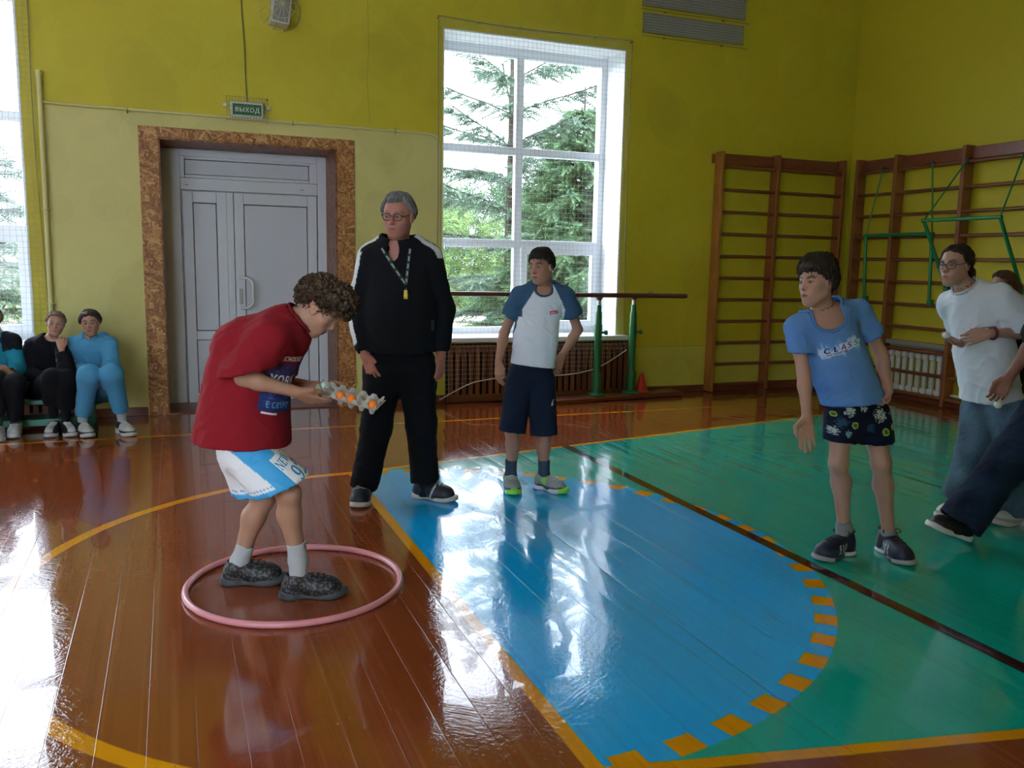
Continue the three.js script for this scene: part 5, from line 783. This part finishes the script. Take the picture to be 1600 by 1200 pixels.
// 4. boy in the blue T-shirt, just after a throw
const blueBoy = makePerson({
  label: 'boy in a blue T-shirt and dark patterned shorts leaning forward with his arm hanging', J: JJ.blue, base: feetXZ(JJ.blue), scale: 0.92, build: 0.96, H: 0.213, look: [-62, 0, -4], skin: [0.44, 0.245, 0.18], neckR: 0.048, gaze: [0, 0],
  handR: { n: add(add([0, 0, 0], TO, 1), RT, 0.1), curl: [0.18, 0.16, 0.16, 0.2], spread: 0.16, thumb: 0.9, s: 0.98 }, handL: { n: add(add([0, 0, 0], TO, 0.5), RT, -0.8), curl: [0.75, 0.8, 0.85, 0.9], thumb: 0.35, s: 0.9 },
  hair: { color: [0.022, 0.015, 0.011], seed: 33, edge: boyEdge(22), drop: 17, jag: 4, fade: 8, thick: (A, el) => 0.08 + 0.11 * sstep(15, 60, el), sweep: (A, el) => 0.06 * sstep(70, 15, A) * sstep(75, 40, el), tone: (A, el) => 1.6 * sstep(28, 5, A) * sstep(45, 34, el) },
  top: { sleeve: { to: 0.56, ease: 0.014, end: 0.062, nR: [0.05, -1, 0], nL: [0.62, -0.78, 0] }, ease: 0.014, waistEase: 0.034, fold: 0.009, foldF: 9, hem: [3.035, 0.765, -3.15], hemN: [0.1, -0.99, 0.05], hemR: 0.158, hemRatio: 0.8, neckHole: 0.074, neckDrop: -0.03, collar: [0.10, 0.23, 0.53], scoop: (G) => [add(add(G.J.neck, TO, 0.09), UP, -0.015), [0.085, 0.075, 0.07]],
    color: flat([0.115, 0.255, 0.58]) },
  bottom: { name: 'shorts', to: 0.53, ease: 0.012, end: 0.077, waist: [3.01, 0.80, -3.155], fold: 0.005, crotch: 0.012, cell: 0.0045, nR: [-0.12, -0.99, 0], nL: [0.12, -0.99, 0],
    color: (G) => { const spots = [[-0.085, 0.02, 0.022, 0], [-0.018, 0.038, 0.016, 0], [0.075, 0.0, 0.029, 0], [0.145, 0.005, 0.014, 2], [-0.15, -0.075, 0.02, 0], [-0.085, -0.083, 0.016, 2], [0.155, -0.062, 0.016, 0], [-0.058, -0.043, 0.0165, 1], [0.107, -0.08, 0.018, 1], [-0.152, 0.005, 0.013, 1], [-0.12, -0.03, 0.024, 3], [0.03, -0.06, 0.02, 3]], c = [3.035, 0.715, -3.10]; return (x, y, z) => {
      const u = dot(sub([x, y, z], c), RT), v = y - c[1]; for (const [a, b, q, k] of spots) { const d = Math.hypot(u - a, v - b), n = 0.5 * noise3(u * 60, v * 160, 1); if (k === 1 ? d < q : d < q * (1 + n)) { if (k === 1) return d > q * 0.66 ? [0.36, 0.50, 0.10] : [0.04, 0.14, 0.02]; if (k === 3) return [0.02, 0.06, 0.10]; if (k === 2) return noise3(u * 50, v * 130, 4) > -0.2 ? [0.15, 0.36, 0.38] : [0.005, 0.008, 0.024]; return noise3(u * 50, v * 150, 7) > -0.35 ? [0.42, 0.50, 0.47] : [0.03, 0.05, 0.07]; } }
      return [0.005, 0.008, 0.024]; }; } },
  socks: { h: 0.045, color: [0.22, 0.24, 0.26], r: 0.038 },
  shoes: { L: 0.275, sole: 0.022, soleColor: (x, y) => (x < 0.34 && y < 0.022 ? [0.6, 0.62, 0.65] : x > 0.75 ? [0.30, 0.32, 0.36] : [0.03, 0.04, 0.08]), lace: [0.008, 0.01, 0.02], bow: true, rise: 1.08, dirR: [-0.24, 0, 0.04], dirL: [-0.05, 0, 0.2], upper: (x, y, z) => { const q = x - 0.40 + (y - 0.05) * 0.9; return Math.abs(z) > 0.031 && y < 0.072 && y > 0.028 && (((q % 0.085) + 0.085) % 0.085) < 0.036 && q > 0 && q < 0.25 ? [0.45, 0.50, 0.58] : [0.010, 0.014, 0.040]; },
    extra: [{ name: 'tongue_badge', m: mat(0.55, 0.6, 0.66, 0.6), geo: (s, L, up) => { const f = []; for (const [a, h] of [[-0.009, 0.008], [0.001, 0.013], [0.011, 0.019]]) { const bx = box(0.003, 0.006, h * 0.8, 0, 0, 0, 0.001); let y = 0.14 * s; const x = 0.098 * s; while (y > 0.02 && up(x, y, a) > 0) y -= 0.001; f.push(bx.rotateZ(0.6).translate(x, y + 0.001, a)); } return mergeGeometries(f); } }] },
});
{
  const t = canvas(512, 384, (c, w, h) => {
    c.fillStyle = css(0.115, 0.255, 0.58); c.fillRect(0, 0, w, h);
    for (let i = 0; i < 170; i++) { const x = rr(30, w - 30), k = Math.exp(-(((x - 90) / 70) ** 2)) + Math.exp(-(((x - 250) / 60) ** 2)) + Math.exp(-(((x - 420) / 60) ** 2)), l = rr(10, 130) * (0.3 + k); c.globalAlpha = rr(0.1, 0.5); c.fillStyle = '#dce9f4'; c.fillRect(x, h / 2 - l * rr(0.3, 0.8) + 10, rr(2, 9), l); }
    c.globalAlpha = 0.5; c.fillStyle = '#dfeaf2'; c.fillRect(50, 165, 60, 95); c.fillRect(110, 205, 140, 45); c.fillRect(230, 150, 110, 80); c.fillRect(330, 120, 120, 110); c.globalAlpha = 1; c.font = 'bold 86px sans-serif'; c.textBaseline = 'alphabetic';
    const cl = ['#1b2a6b', '#1b2a6b', '#8a1d5a', '#8a1d5a', '#3f9a3a']; [...'CLASS'].forEach((ch, i) => { c.fillStyle = cl[i]; c.save(); c.translate(64 + i * 78, 214); c.transform(1.12, 0, -0.25, 0.8, 12, 0); c.fillText(ch, 0, 0); c.restore(); });
    c.fillStyle = '#7a1d4a'; c.font = 'bold 26px sans-serif'; c.fillText('THE CHAMPIONS', 92, 240, 300); c.fillStyle = '#e8f0f6'; c.fillRect(462, 170, 26, 30);
  });
  const U = unit(add(sub(blueBoy.J.shL, blueBoy.J.shR), [0, 0.03, 0])), W = ortho(UP, U); printPatch(blueBoy.top, blueBoy.base, blueBoy.topF, [2.888, 1.035, -3.10], U, W, 0.235, 0.17, t, 0.003);
}

// 5. girl in the white T-shirt
const girl = makePerson({
  label: 'girl with glasses in a loose white T-shirt and light blue jeans holding a small ball', J: JJ.girl, base: feetXZ(JJ.girl), scale: 0.97, build: 0.92, H: 0.212, look: [-62, 3, 0], skin: [0.40, 0.225, 0.165], neckR: 0.042, gaze: [0, 0],
  handR: { n: add(add([0, 0, 0], UP, 0.95), TO, 0.35), curl: [0.5, 0.5, 0.42, 0.4], thumb: 0.8, s: 0.84 }, handL: { n: add(add([0, 0, 0], UP, -0.3), TO, -0.95), curl: [0.55, 0.6, 0.65, 0.7], thumb: 0.4, s: 0.88 },
  hair: { color: [0.020, 0.012, 0.009], seed: 44, edge: girlEdge(39), drop: 7, lockW: 0.7, flick: 0, jag: 1.5, fade: 6, fine: 0.3, part: 4, thick: (A, el) => 0.035 + 0.02 * sstep(100, 160, A), tails: [{ pts: [[0, -0.02, -0.43], [0.02, -0.16, -0.56], [0.02, -0.36, -0.60], [0.03, -0.6, -0.60], [0.02, -0.8, -0.55]], r: [0.09, 0.11, 0.10, 0.07, 0.03] }] },
  top: { sleeve: { to: 0.9, ease: 0.03, end: 0.115, endR: 0.075, nL: [0.2, -0.97, 0.05] }, ease: 0.018, waistEase: 0.05, k: 0.05, fold: 0.011, foldF: 8, hem: [4.19, 0.685, -3.335], hemN: [0, -1, 0], hemR: 0.175, hemRatio: 0.8, neckHole: 0.058, neckDrop: -0.018, collar: [0.52, 0.55, 0.61], color: flat([0.62, 0.66, 0.73]) },
  bottom: { name: 'jeans', to: 1.90, ease: 0.03, knee: 0.088, end: 0.092, fold: 0.007, foldF: 10, waist: [4.17, 0.78, -3.345], color: () => (x, y, z) => { const k = 0.75 + 0.35 * noise3(x * 7, y * 4, z * 7) + 0.12 * noise3(x * 60, y * 60, z * 60); return [0.10 * k, 0.165 * k, 0.23 * k]; } },
  socks: { h: 0.06, color: [0.5, 0.5, 0.5] }, shoes: { L: 0.25, sole: 0.034, soleColor: [0.55, 0.55, 0.53], lace: [0.5, 0.5, 0.5], dirR: [-0.16, 0, 0.02], dirL: [-0.2, 0, -0.03], upper: (x, y) => (y < 0.05 && x > 0.3 ? [0.30, 0.30, 0.29] : [0.50, 0.50, 0.48]) },
});
printPatch(girl.top, girl.base, girl.topF, [4.03, 1.10, -3.30], unit(sub(girl.J.shL, girl.J.shR)), UP, 0.13, 0.03, canvas(128, 32, (c, w, h) => { c.fillStyle = css(0.62, 0.66, 0.73); c.fillRect(0, 0, w, h); c.fillStyle = '#3c4450'; c.fillRect(8, 14, w - 16, 4); }), 0.0025, 'print', 12, 4);
{ const J = girl.J, d = unit(sub(J.wrL, J.elL)), p = add(J.wrL, d, -0.02), q = new THREE.Quaternion().setFromUnitVectors(V(0, 0, 1), V(...d)); girl.wear('wristband', tint(new THREE.TorusGeometry(0.031, 0.006, 8, 28).scale(1, 1, 1.6).applyQuaternion(q).translate(...p), [0.18, 0.05, 0.06])); }

// 6. the walker with one leg in the picture
const walker = makePerson({
  label: 'striding person in dark blue jeans and black slip-on shoes, cut off by the frame', J: JJ.walker, base: JJ.walker.heelR, scale: 1.03, H: 0.215, look: [-75, 4, 0], skin: [0.27, 0.115, 0.085], handR: { n: add(add([0, 0, 0], TO, 0.6), RT, -0.6), curl: [0.55, 0.6, 0.6, 0.65], thumb: 0.3, s: 0.92 }, handL: { n: TO, curl: 0.5, s: 0.92 },
  hair: { color: [0.02, 0.013, 0.01], seed: 51, edge: edgeShort, thick: () => 0.08 },
  top: { sleeve: { to: 1.12, ease: 0.03, end: 0.062 }, ease: 0.02, fold: 0.006, neckHole: 0.06, color: flat([0.012, 0.012, 0.015]) },
  bottom: { name: 'jeans', to: 1.96, ease: 0.03, knee: 0.098, end: 0.112, fold: 0.008, foldF: 8, kneeK: 0.06, color: () => (x, y, z) => { const k = 0.75 + 0.4 * noise3(x * 6, y * 5, z * 6) + 0.12 * noise3(x * 70, y * 70, z * 70); return [0.012 * k, 0.026 * k, 0.058 * k]; } },
  shoes: { L: 0.28, sole: 0.03, soleColor: [0.55, 0.56, 0.56], upper: [0.007, 0.007, 0.009], rise: 0.85, dirR: [-0.28, 0, -0.045], dirL: [-0.2, 0, -0.03], pitchR: 0.33, yR: 0.0 },
});
// 7. the girl hidden behind
const hidden = makePerson({
  label: 'brown-haired child in a dark top mostly hidden behind the girl with glasses', J: JJ.hidden, base: feetXZ(JJ.hidden), scale: 0.88, H: 0.205, look: [-80, 4, 0], skin: [0.36, 0.20, 0.15], handR: { n: TO, curl: 0.4, s: 0.82 }, handL: { n: TO, curl: 0.4, s: 0.82 }, cell: 0.012, headCell: 0.0045,
  hair: { color: [0.075, 0.038, 0.02], seed: 61, edge: girlEdge(37), drop: 7, lockW: 0.7, flick: 0, jag: 4, fade: 8, thick: () => 0.07, tails: [{ pts: [[0, 0.1, -0.45], [0, -0.05, -0.6], [0.0, -0.3, -0.62], [0.0, -0.5, -0.55]], r: [0.1, 0.15, 0.14, 0.06] }] },
  top: { sleeve: { to: 0.7, ease: 0.02 }, ease: 0.02, color: flat([0.010, 0.010, 0.013]), neckHole: 0.055, cell: 0.011 }, bottom: { name: 'shorts', to: 0.7, ease: 0.03, end: 0.095, color: flat([0.03, 0.025, 0.02]), cell: 0.012 },
  socks: { h: 0.09, color: [0.5, 0.5, 0.48] }, shoes: { L: 0.24, soleColor: [0.5, 0.5, 0.48], upper: [0.5, 0.5, 0.48], dirR: [-0.2, 0, 0], dirL: [-0.2, 0, 0.02], cell: 0.007 },
});
// 8-10. the children on the bench
const seatShoes = { L: 0.25, sole: 0.03, soleColor: (x) => [0.55, 0.55, 0.54], lace: [0.5, 0.5, 0.5] };
const kidTop = { ease: 0.016, waistEase: 0.03, fold: 0.008, foldF: 12, cell: 0.0085, neckHole: 0.047 };
const hoodShape = (G) => { const b = add(G.J.neck, [0, 0.0, 0]), bk = add(b, TO, -0.05), s = G.side; return blend(0.03, [rc(add(bk, s, 0.07), add(bk, s, -0.07), 0.04), rc(add(bk, s, 0.07), add(add(b, TO, 0.055), s, 0.04), 0.036, 0.022), rc(add(bk, s, -0.07), add(add(b, TO, 0.055), s, -0.04), 0.036, 0.022)]); };
const seatA = makePerson({
  label: 'child in a turquoise and black jacket on the bench, cut by the picture edge', J: JJ.seatA, base: JJ.seatA.heelL, scale: 0.80, H: 0.19, look: [10, 0, 0], skin: [0.44, 0.25, 0.19], handR: { n: TO, curl: 0.6, s: 0.8 }, handL: { n: add(add([0, 0, 0], TO, -0.7), RT, -0.4), curl: 0.7, s: 0.8 }, cell: 0.012, headCell: 0.004,
  hair: { color: [0.25, 0.17, 0.1], seed: 71, edge: edgeShort, thick: () => 0.05 },
  top: { ...kidTop, name: 'jacket', sleeve: { to: 1.9, ease: 0.026, end: 0.045 }, color: (G) => (x, y, z) => (y > G.J.shL[1] - 0.075 - 0.3 * Math.abs(dot(sub([x, y, z], G.J.neck), RT) - 0.14) + 0.02 && dot(sub([x, y, z], G.J.neck), RT) > 0.055 ? [0.008, 0.012, 0.018] : [0.018, 0.24, 0.36]) },
  bottom: { to: 1.9, ease: 0.02, color: flat([0.008, 0.009, 0.013]) }, socks: { h: 0.05, color: [0.05, 0.05, 0.06] }, shoes: { ...seatShoes, upper: [0.5, 0.5, 0.49], dirR: [0.02, 0, 0.2], dirL: [0.0, 0, 0.2] },
});
const seatB = makePerson({
  label: 'fair-haired girl in black sportswear on the bench resting her chin on her fist', J: JJ.seatB, base: JJ.seatB.heelL, scale: 0.78, H: 0.186, look: [26, 2, 6], skin: [0.46, 0.255, 0.19], handR: { n: add(add([0, 0, 0], UP, -0.8), TO, -0.3), curl: 0.5, s: 0.8 }, handL: { n: add(add([0, 0, 0], TO, -0.8), RT, -0.3), curl: 0.9, s: 0.8 }, cell: 0.011, headCell: 0.0035,
  hair: { color: [0.19, 0.13, 0.08], seed: 81, edge: girlEdge(37), drop: 7, lockW: 0.7, flick: 0, jag: 2, fade: 7, thick: () => 0.04, tails: [{ pts: [[0, 0.1, -0.42], [0, -0.1, -0.52], [0, -0.3, -0.5]], r: [0.09, 0.1, 0.05] }] },
  top: { ...kidTop, name: 'jacket', sleeve: { to: 1.85, ease: 0.028, end: 0.046 },
    color: (G) => (x, y, z) => { const J = G.J, p = [x, y, z]; const low = dot(sub(p, J.elR), unit(sub(J.wrR, J.elR))) > 0.0; const a = low ? J.elR : J.shR, b = low ? J.wrR : J.elR, ax = unit(sub(b, a)), v = sub(p, a), rd = add(v, ax, -dot(v, ax)), out = low ? [0, -1, 0.3] : unit(add(add([0, 0, 0], RT, -1), TO, 0.35)); if (len(rd) < 0.085 && dot(v, ax) > -0.02 && dot(unit(rd), ortho(out, ax)) > 0.93) return [0.5, 0.5, 0.52]; const l = dot(sub(p, J.shL), unit(sub(J.elL, J.shL))); if (dot(sub(p, J.shL), TO) > 0.02 && ((l > 0.03 && l < 0.055) || (l > 0.16 && l < 0.19)) && Math.abs(dot(sub(p, lerp3(J.shL, J.elL, 0.4)), RT)) < 0.03) return [0.5, 0.5, 0.52]; return [0.007, 0.008, 0.012]; } },
  bottom: { to: 1.72, ease: 0.024, end: 0.075, color: flat([0.006, 0.007, 0.010]) }, socks: { h: 0.07, color: [0.01, 0.01, 0.012] }, shoes: { ...seatShoes, upper: (x, y, z) => (x > 0.3 && y > 0.045 && Math.abs(z) < 0.03 ? [0.5, 0.5, 0.5] : [0.012, 0.012, 0.014]), soleColor: (x) => (x > 0.6 ? [0.5, 0.5, 0.5] : [0.02, 0.02, 0.02]), dirR: [-0.03, 0, 0.2], dirL: [0.07, 0, 0.2] },
});
const seatC = makePerson({
  label: 'dark-haired girl in a light blue tracksuit at the end of the bench', J: JJ.seatC, base: JJ.seatC.heelL, scale: 0.80, H: 0.19, look: [18, 3, -3], skin: [0.42, 0.235, 0.175], handR: { n: add(add([0, 0, 0], UP, -0.7), TO, -0.5), curl: 0.6, s: 0.8 }, handL: { n: add(add([0, 0, 0], UP, -0.3), TO, -0.8), curl: 0.7, s: 0.8 }, cell: 0.011, headCell: 0.0035,
  hair: { color: [0.04, 0.026, 0.02], seed: 91, edge: [[0, 33], [30, 29], [52, 16], [70, -8], [88, -26], [97, -6], [108, -14], [122, -34], [180, -44]], drop: 9, lockW: 0.8, flick: 0, part: 8, jag: 2, fade: 7, thick: (A) => 0.05 + 0.03 * sstep(40, 80, A), tails: [{ pts: [[-0.05, -0.05, -0.40], [-0.16, -0.3, -0.45], [-0.2, -0.48, -0.40]], r: [0.08, 0.08, 0.04] }] },
  top: { ...kidTop, name: 'jacket', sleeve: { to: 1.86, ease: 0.03, end: 0.048, cuff: 0.036 }, cuffColor: [0.07, 0.26, 0.46], hood: hoodShape, hoodColor: () => [0.085, 0.31, 0.53], color: (G) => (x, y, z) => { const J = G.J, p = [x, y, z], l = dot(sub(p, J.elR), unit(sub(J.wrR, J.elR))); if (l > 0.06 && l < 0.17 && rc(J.elR, J.wrR, 0.075)(x, y, z) < 0 && Math.abs(noise3(x * 14, y * 18, z * 14)) < 0.07) return [0.45, 0.56, 0.66]; return [0.085, 0.31, 0.53]; } },
  bottom: { to: 1.88, ease: 0.026, knee: 0.075, end: 0.058, color: flat([0.08, 0.30, 0.52]) }, socks: { h: 0.06, color: [0.4, 0.42, 0.45] }, shoes: { ...seatShoes, L: 0.26, upper: (x, y, z) => (y > 0.05 && Math.abs(z) > 0.02 && x > 0.2 && x < 0.42 ? [0.02, 0.02, 0.025] : y < 0.045 && x > 0.4 ? [0.02, 0.02, 0.03] : [0.52, 0.52, 0.5]), dirR: [0.07, 0, 0.2], dirL: [0.1, 0, 0.2] },
});
// glasses, a worn part of the wearer
function glasses(G, c, k0 = 1) {
  const fr = G.fr, f = [], m = mat(...c, 0.3), put = (x, y, z) => fr.at(x * k0, y, z);
  for (const s of [-1, 1]) { const p = []; for (let i = 0; i < 18; i++) { const a = i / 18 * 6.2832, k = 1 - 0.18 * Math.abs(Math.sin(2 * a)) * -1; p.push(put(s * 0.148 + 0.108 * k * Math.cos(a), 0.018 + 0.075 * k * Math.sin(a), 0.385 - 0.03 * Math.abs(Math.cos(a)) * (Math.cos(a) * s > 0 ? 1 : 0))); } f.push(tube(p, 0.0021 / 0.21 * fr.H, 6, 60, true)); f.push(tube([put(s * 0.258, 0.04, 0.365), put(s * 0.325, 0.045, 0.30), put(s * 0.338, 0.06, 0.02), put(s * 0.335, -0.02, -0.1)], 0.0022 / 0.21 * fr.H, 6, 20)); }
  f.push(tube([put(-0.045, 0.035, 0.39), put(0, 0.05, 0.425), put(0.045, 0.035, 0.39)], 0.002 / 0.21 * fr.H, 6, 10));
  const g = mergeGeometries(f.map((q) => q.toNonIndexed())); g.translate(-G.base[0], 0, -G.base[2]);
  const o = obj('glasses', g, m, G.person), l = [];
  for (const s of [-1, 1]) { const q = new THREE.CircleGeometry(0.095 * fr.H, 20); q.scale(1.1, 0.76, 1); const M = new THREE.Matrix4().makeBasis(V(...fr.l), V(...fr.u), V(...fr.f)); M.setPosition(...put(s * 0.148, 0.018, 0.378)); q.applyMatrix4(M).translate(-G.base[0], 0, -G.base[2]); obj('lens', q, glassM, o); }
}
glasses(teacher, [0.02, 0.006, 0.009], 0.86); glasses(girl, [0.04, 0.02, 0.025]);

// ---------- things held or hung ----------
{ // whistle on its ribbon round the teacher's neck
  const G = teacher, J = G.J, onTop = (x, y) => { let t = 0.35, p; const o = add(add(J.neck, RT, x), UP, y); for (let k = 0; k < 90; k++) { p = add(o, TO, t); const d = G.topF(...p); if (d < 0.002) break; t -= Math.max(0.001, d * 0.7); if (t < -0.1) break; } return add(o, TO, t + 0.006); };
  const t = thing('whistle', 'yellow plastic whistle hanging from a dark green neck ribbon with white lettering', 'whistle', [0, 0, 0]);
  const low = onTop(0.068, -0.215), strip = (x0, y0) => { const pts = []; for (let k = 0; k <= 10; k++) { const u = k / 10; pts.push(onTop(x0 + (0.066 - x0) * u, y0 + (-0.2 - y0) * u)); } return pts; };
  const ribbonT = canvas(512, 32, (c, w, h) => { c.fillStyle = '#0c2f27'; c.fillRect(0, 0, w, h); c.fillStyle = '#dfe6e2'; for (let i = 0; i < 5; i++) for (let k = 0; k < 5; k++) { c.fillRect(12 + i * 104 + k * 13, 8, 4, 16); c.fillRect(12 + i * 104 + k * 13, 8 + (k % 3) * 6, 9, 4); } });
  const rib = (pts) => { const pos = [], uv = [], idx = []; pts.forEach((p, i) => { const d = unit(sub(pts[Math.min(i + 1, pts.length - 1)], pts[Math.max(0, i - 1)])), s = unit(cross(d, TO)); for (const [e, zz] of [[-0.009, 0], [0.009, 0]]) { pos.push(...add(add(p, s, e), TO, zz + 0.001)); uv.push(i / (pts.length - 1), e > 0 ? 1 : 0); } }); for (let i = 0; i + 1 < pts.length; i++) { const q = i * 2; idx.push(q, q + 1, q + 2, q + 1, q + 3, q + 2); } const g = new THREE.BufferGeometry(); g.setAttribute('position', new THREE.Float32BufferAttribute(pos, 3)); g.setAttribute('uv', new THREE.Float32BufferAttribute(uv, 2)); g.setIndex(idx); g.computeVertexNormals(); return g; };
  const rm = new THREE.MeshPhysicalMaterial({ map: ribbonT, roughness: 0.7, side: THREE.DoubleSide });
  obj('ribbon', rib(strip(-0.075, 0.0)), rm, t); obj('ribbon', rib(strip(0.085, 0.0)), rm, t);
  const ym = mat(0.85, 0.62, 0.02, 0.35); obj('clip', tube([low, add(low, UP, -0.012), add(low, UP, -0.02)], 0.003, 6), darkSteel, t);
  const w = obj('whistle_body', [new THREE.CylinderGeometry(0.015, 0.015, 0.02, 18).rotateZ(Math.PI / 2).translate(0, -0.012, 0), box(0.019, 0.03, 0.016, 0, 0.008, 0.006, 0.004)], ym, t); w.position.set(...add(add(low, UP, -0.036), TO, 0.014)); w.rotation.y = -0.4;
}
{ // grey pulp tray of thirty cups with little balls in it
  const n = 6, m = 2, c = 0.0465, pos = [], uv = [], idx = [], R = 14, NX = n * R, NZ = m * R;
  const h = (u, v) => { let q = 0.5 * (Math.cos(6.2832 * u) + Math.cos(6.2832 * v)) * 1.25; q = Math.max(-0.9, Math.min(0.85, q)); const near = sstep(m - 0.16, m - 0.02, v), y = q > 0 ? q * 0.020 : q * 0.036; return y * (1 - near) + 0.002 * near; };
  for (let j = 0; j <= NZ; j++) for (let i = 0; i <= NX; i++) { pos.push(i / R * c - n * c / 2, h(i / R, j / R), j / R * c - m * c / 2); uv.push(i / R, j / R); }
  for (let j = 0; j < NZ; j++) for (let i = 0; i < NX; i++) { const a = j * (NX + 1) + i, b = a + NX + 1; idx.push(a, b, a + 1, a + 1, b, b + 1); }
  const top = new THREE.BufferGeometry(); top.setAttribute('position', new THREE.Float32BufferAttribute(pos, 3)); top.setAttribute('uv', new THREE.Float32BufferAttribute(uv, 2)); top.setIndex(idx); top.computeVertexNormals();
  const bot = top.clone().translate(0, -0.0022, 0); { const p = bot.index.array; for (let i = 0; i < p.length; i += 3) { const q = p[i]; p[i] = p[i + 1]; p[i + 1] = q; } bot.computeVertexNormals(); }
  const t = thing('egg_tray', 'grey cardboard egg tray with small balls held out by the bending boy', 'egg tray', [0, 0, 0]);
  const pulp = new THREE.MeshPhysicalMaterial({ color: C(0.50, 0.46, 0.39), roughness: 0.95, bumpMap: plasterBump, bumpScale: 0.002 });
  const A = [0.652, 0.845, -3.435], ax = axes(0.95, -0.21, 0.20), up = ortho(unit(add(UP, TO, 0.30)), ax), az = cross(ax, up); const M = new THREE.Matrix4().makeBasis(V(...ax), V(...up), V(...az)); M.setPosition(...A); t.applyMatrix4(M);
  obj('tray', [top, bot], pulp, t); obj('rim', [box(n * c, 0.003, 0.008, 0, 0.001, m * c / 2 + 0.003, 0.001), box(0.006, 0.003, m * c, n * c / 2 + 0.002, 0.001, 0, 0.001)], pulp, t);
  const orange = mat(0.95, 0.22, 0.02, 0.45), white = mat(0.62, 0.72, 0.68, 0.45), at = (i, j) => { const p = V((i + 0.5) * c - n * c / 2, 0.003, (j + 0.47) * c - m * c / 2).applyMatrix4(M); return [p.x, p.y, p.z]; };
  [[2, 1, 0, 'orange ball in the tray nearest the boy’s right hand'], [3, 1, 0, 'orange ball in the middle of the egg tray’s near row'], [5, 1, 0, 'orange ball at the far end of the egg tray’s near row'], [0, 0, 1, 'pale ball in the egg tray beside the boy’s left hand']].forEach(([i, j, k, l]) => { const o = tag(obj('table_tennis_ball', new THREE.SphereGeometry(0.02, 24, 16), k ? white : orange), l, 'ball', 'balls in the egg tray'); o.position.set(...at(i, j)); });
}
{
  const white = mat(0.66, 0.66, 0.60, 0.4);
  const b = tag(obj('table_tennis_ball', new THREE.SphereGeometry(0.02, 24, 16), white), 'white ball held up in the fingers of the girl with glasses', 'ball'); b.position.set(...add(add(lerp3(JJ.girl.wrR, JJ.girl.hR, 0.85), UP, 0.032), TO, 0.01));
  const d = tag(obj('table_tennis_ball', new THREE.SphereGeometry(0.02, 24, 16), white), 'white ball in the hanging hand of the striding person', 'ball'); d.position.set(...add(add(JJ.walker.hR, UP, -0.03), TO, 0.02));
  const J = JJ.seatC, s = lerp3(J.hR, J.hL, 0.5), t = tag(obj('braided_cord', [tube([add(s, UP, 0.01), add(add(s, UP, -0.05), RT, 0.012), add(add(s, UP, -0.10), RT, 0.0), add(add(s, UP, -0.14), RT, 0.016)], 0.013, 8, 24), tube([add(s, UP, 0.0), add(add(s, UP, -0.05), RT, 0.022), add(add(s, UP, -0.09), RT, 0.03)], 0.009, 8, 16)], mat(0.45, 0.03, 0.04, 0.7)), 'red braided cord dangling from the hands of the girl in light blue', 'cord');
}
renderer.render(scene, camera);
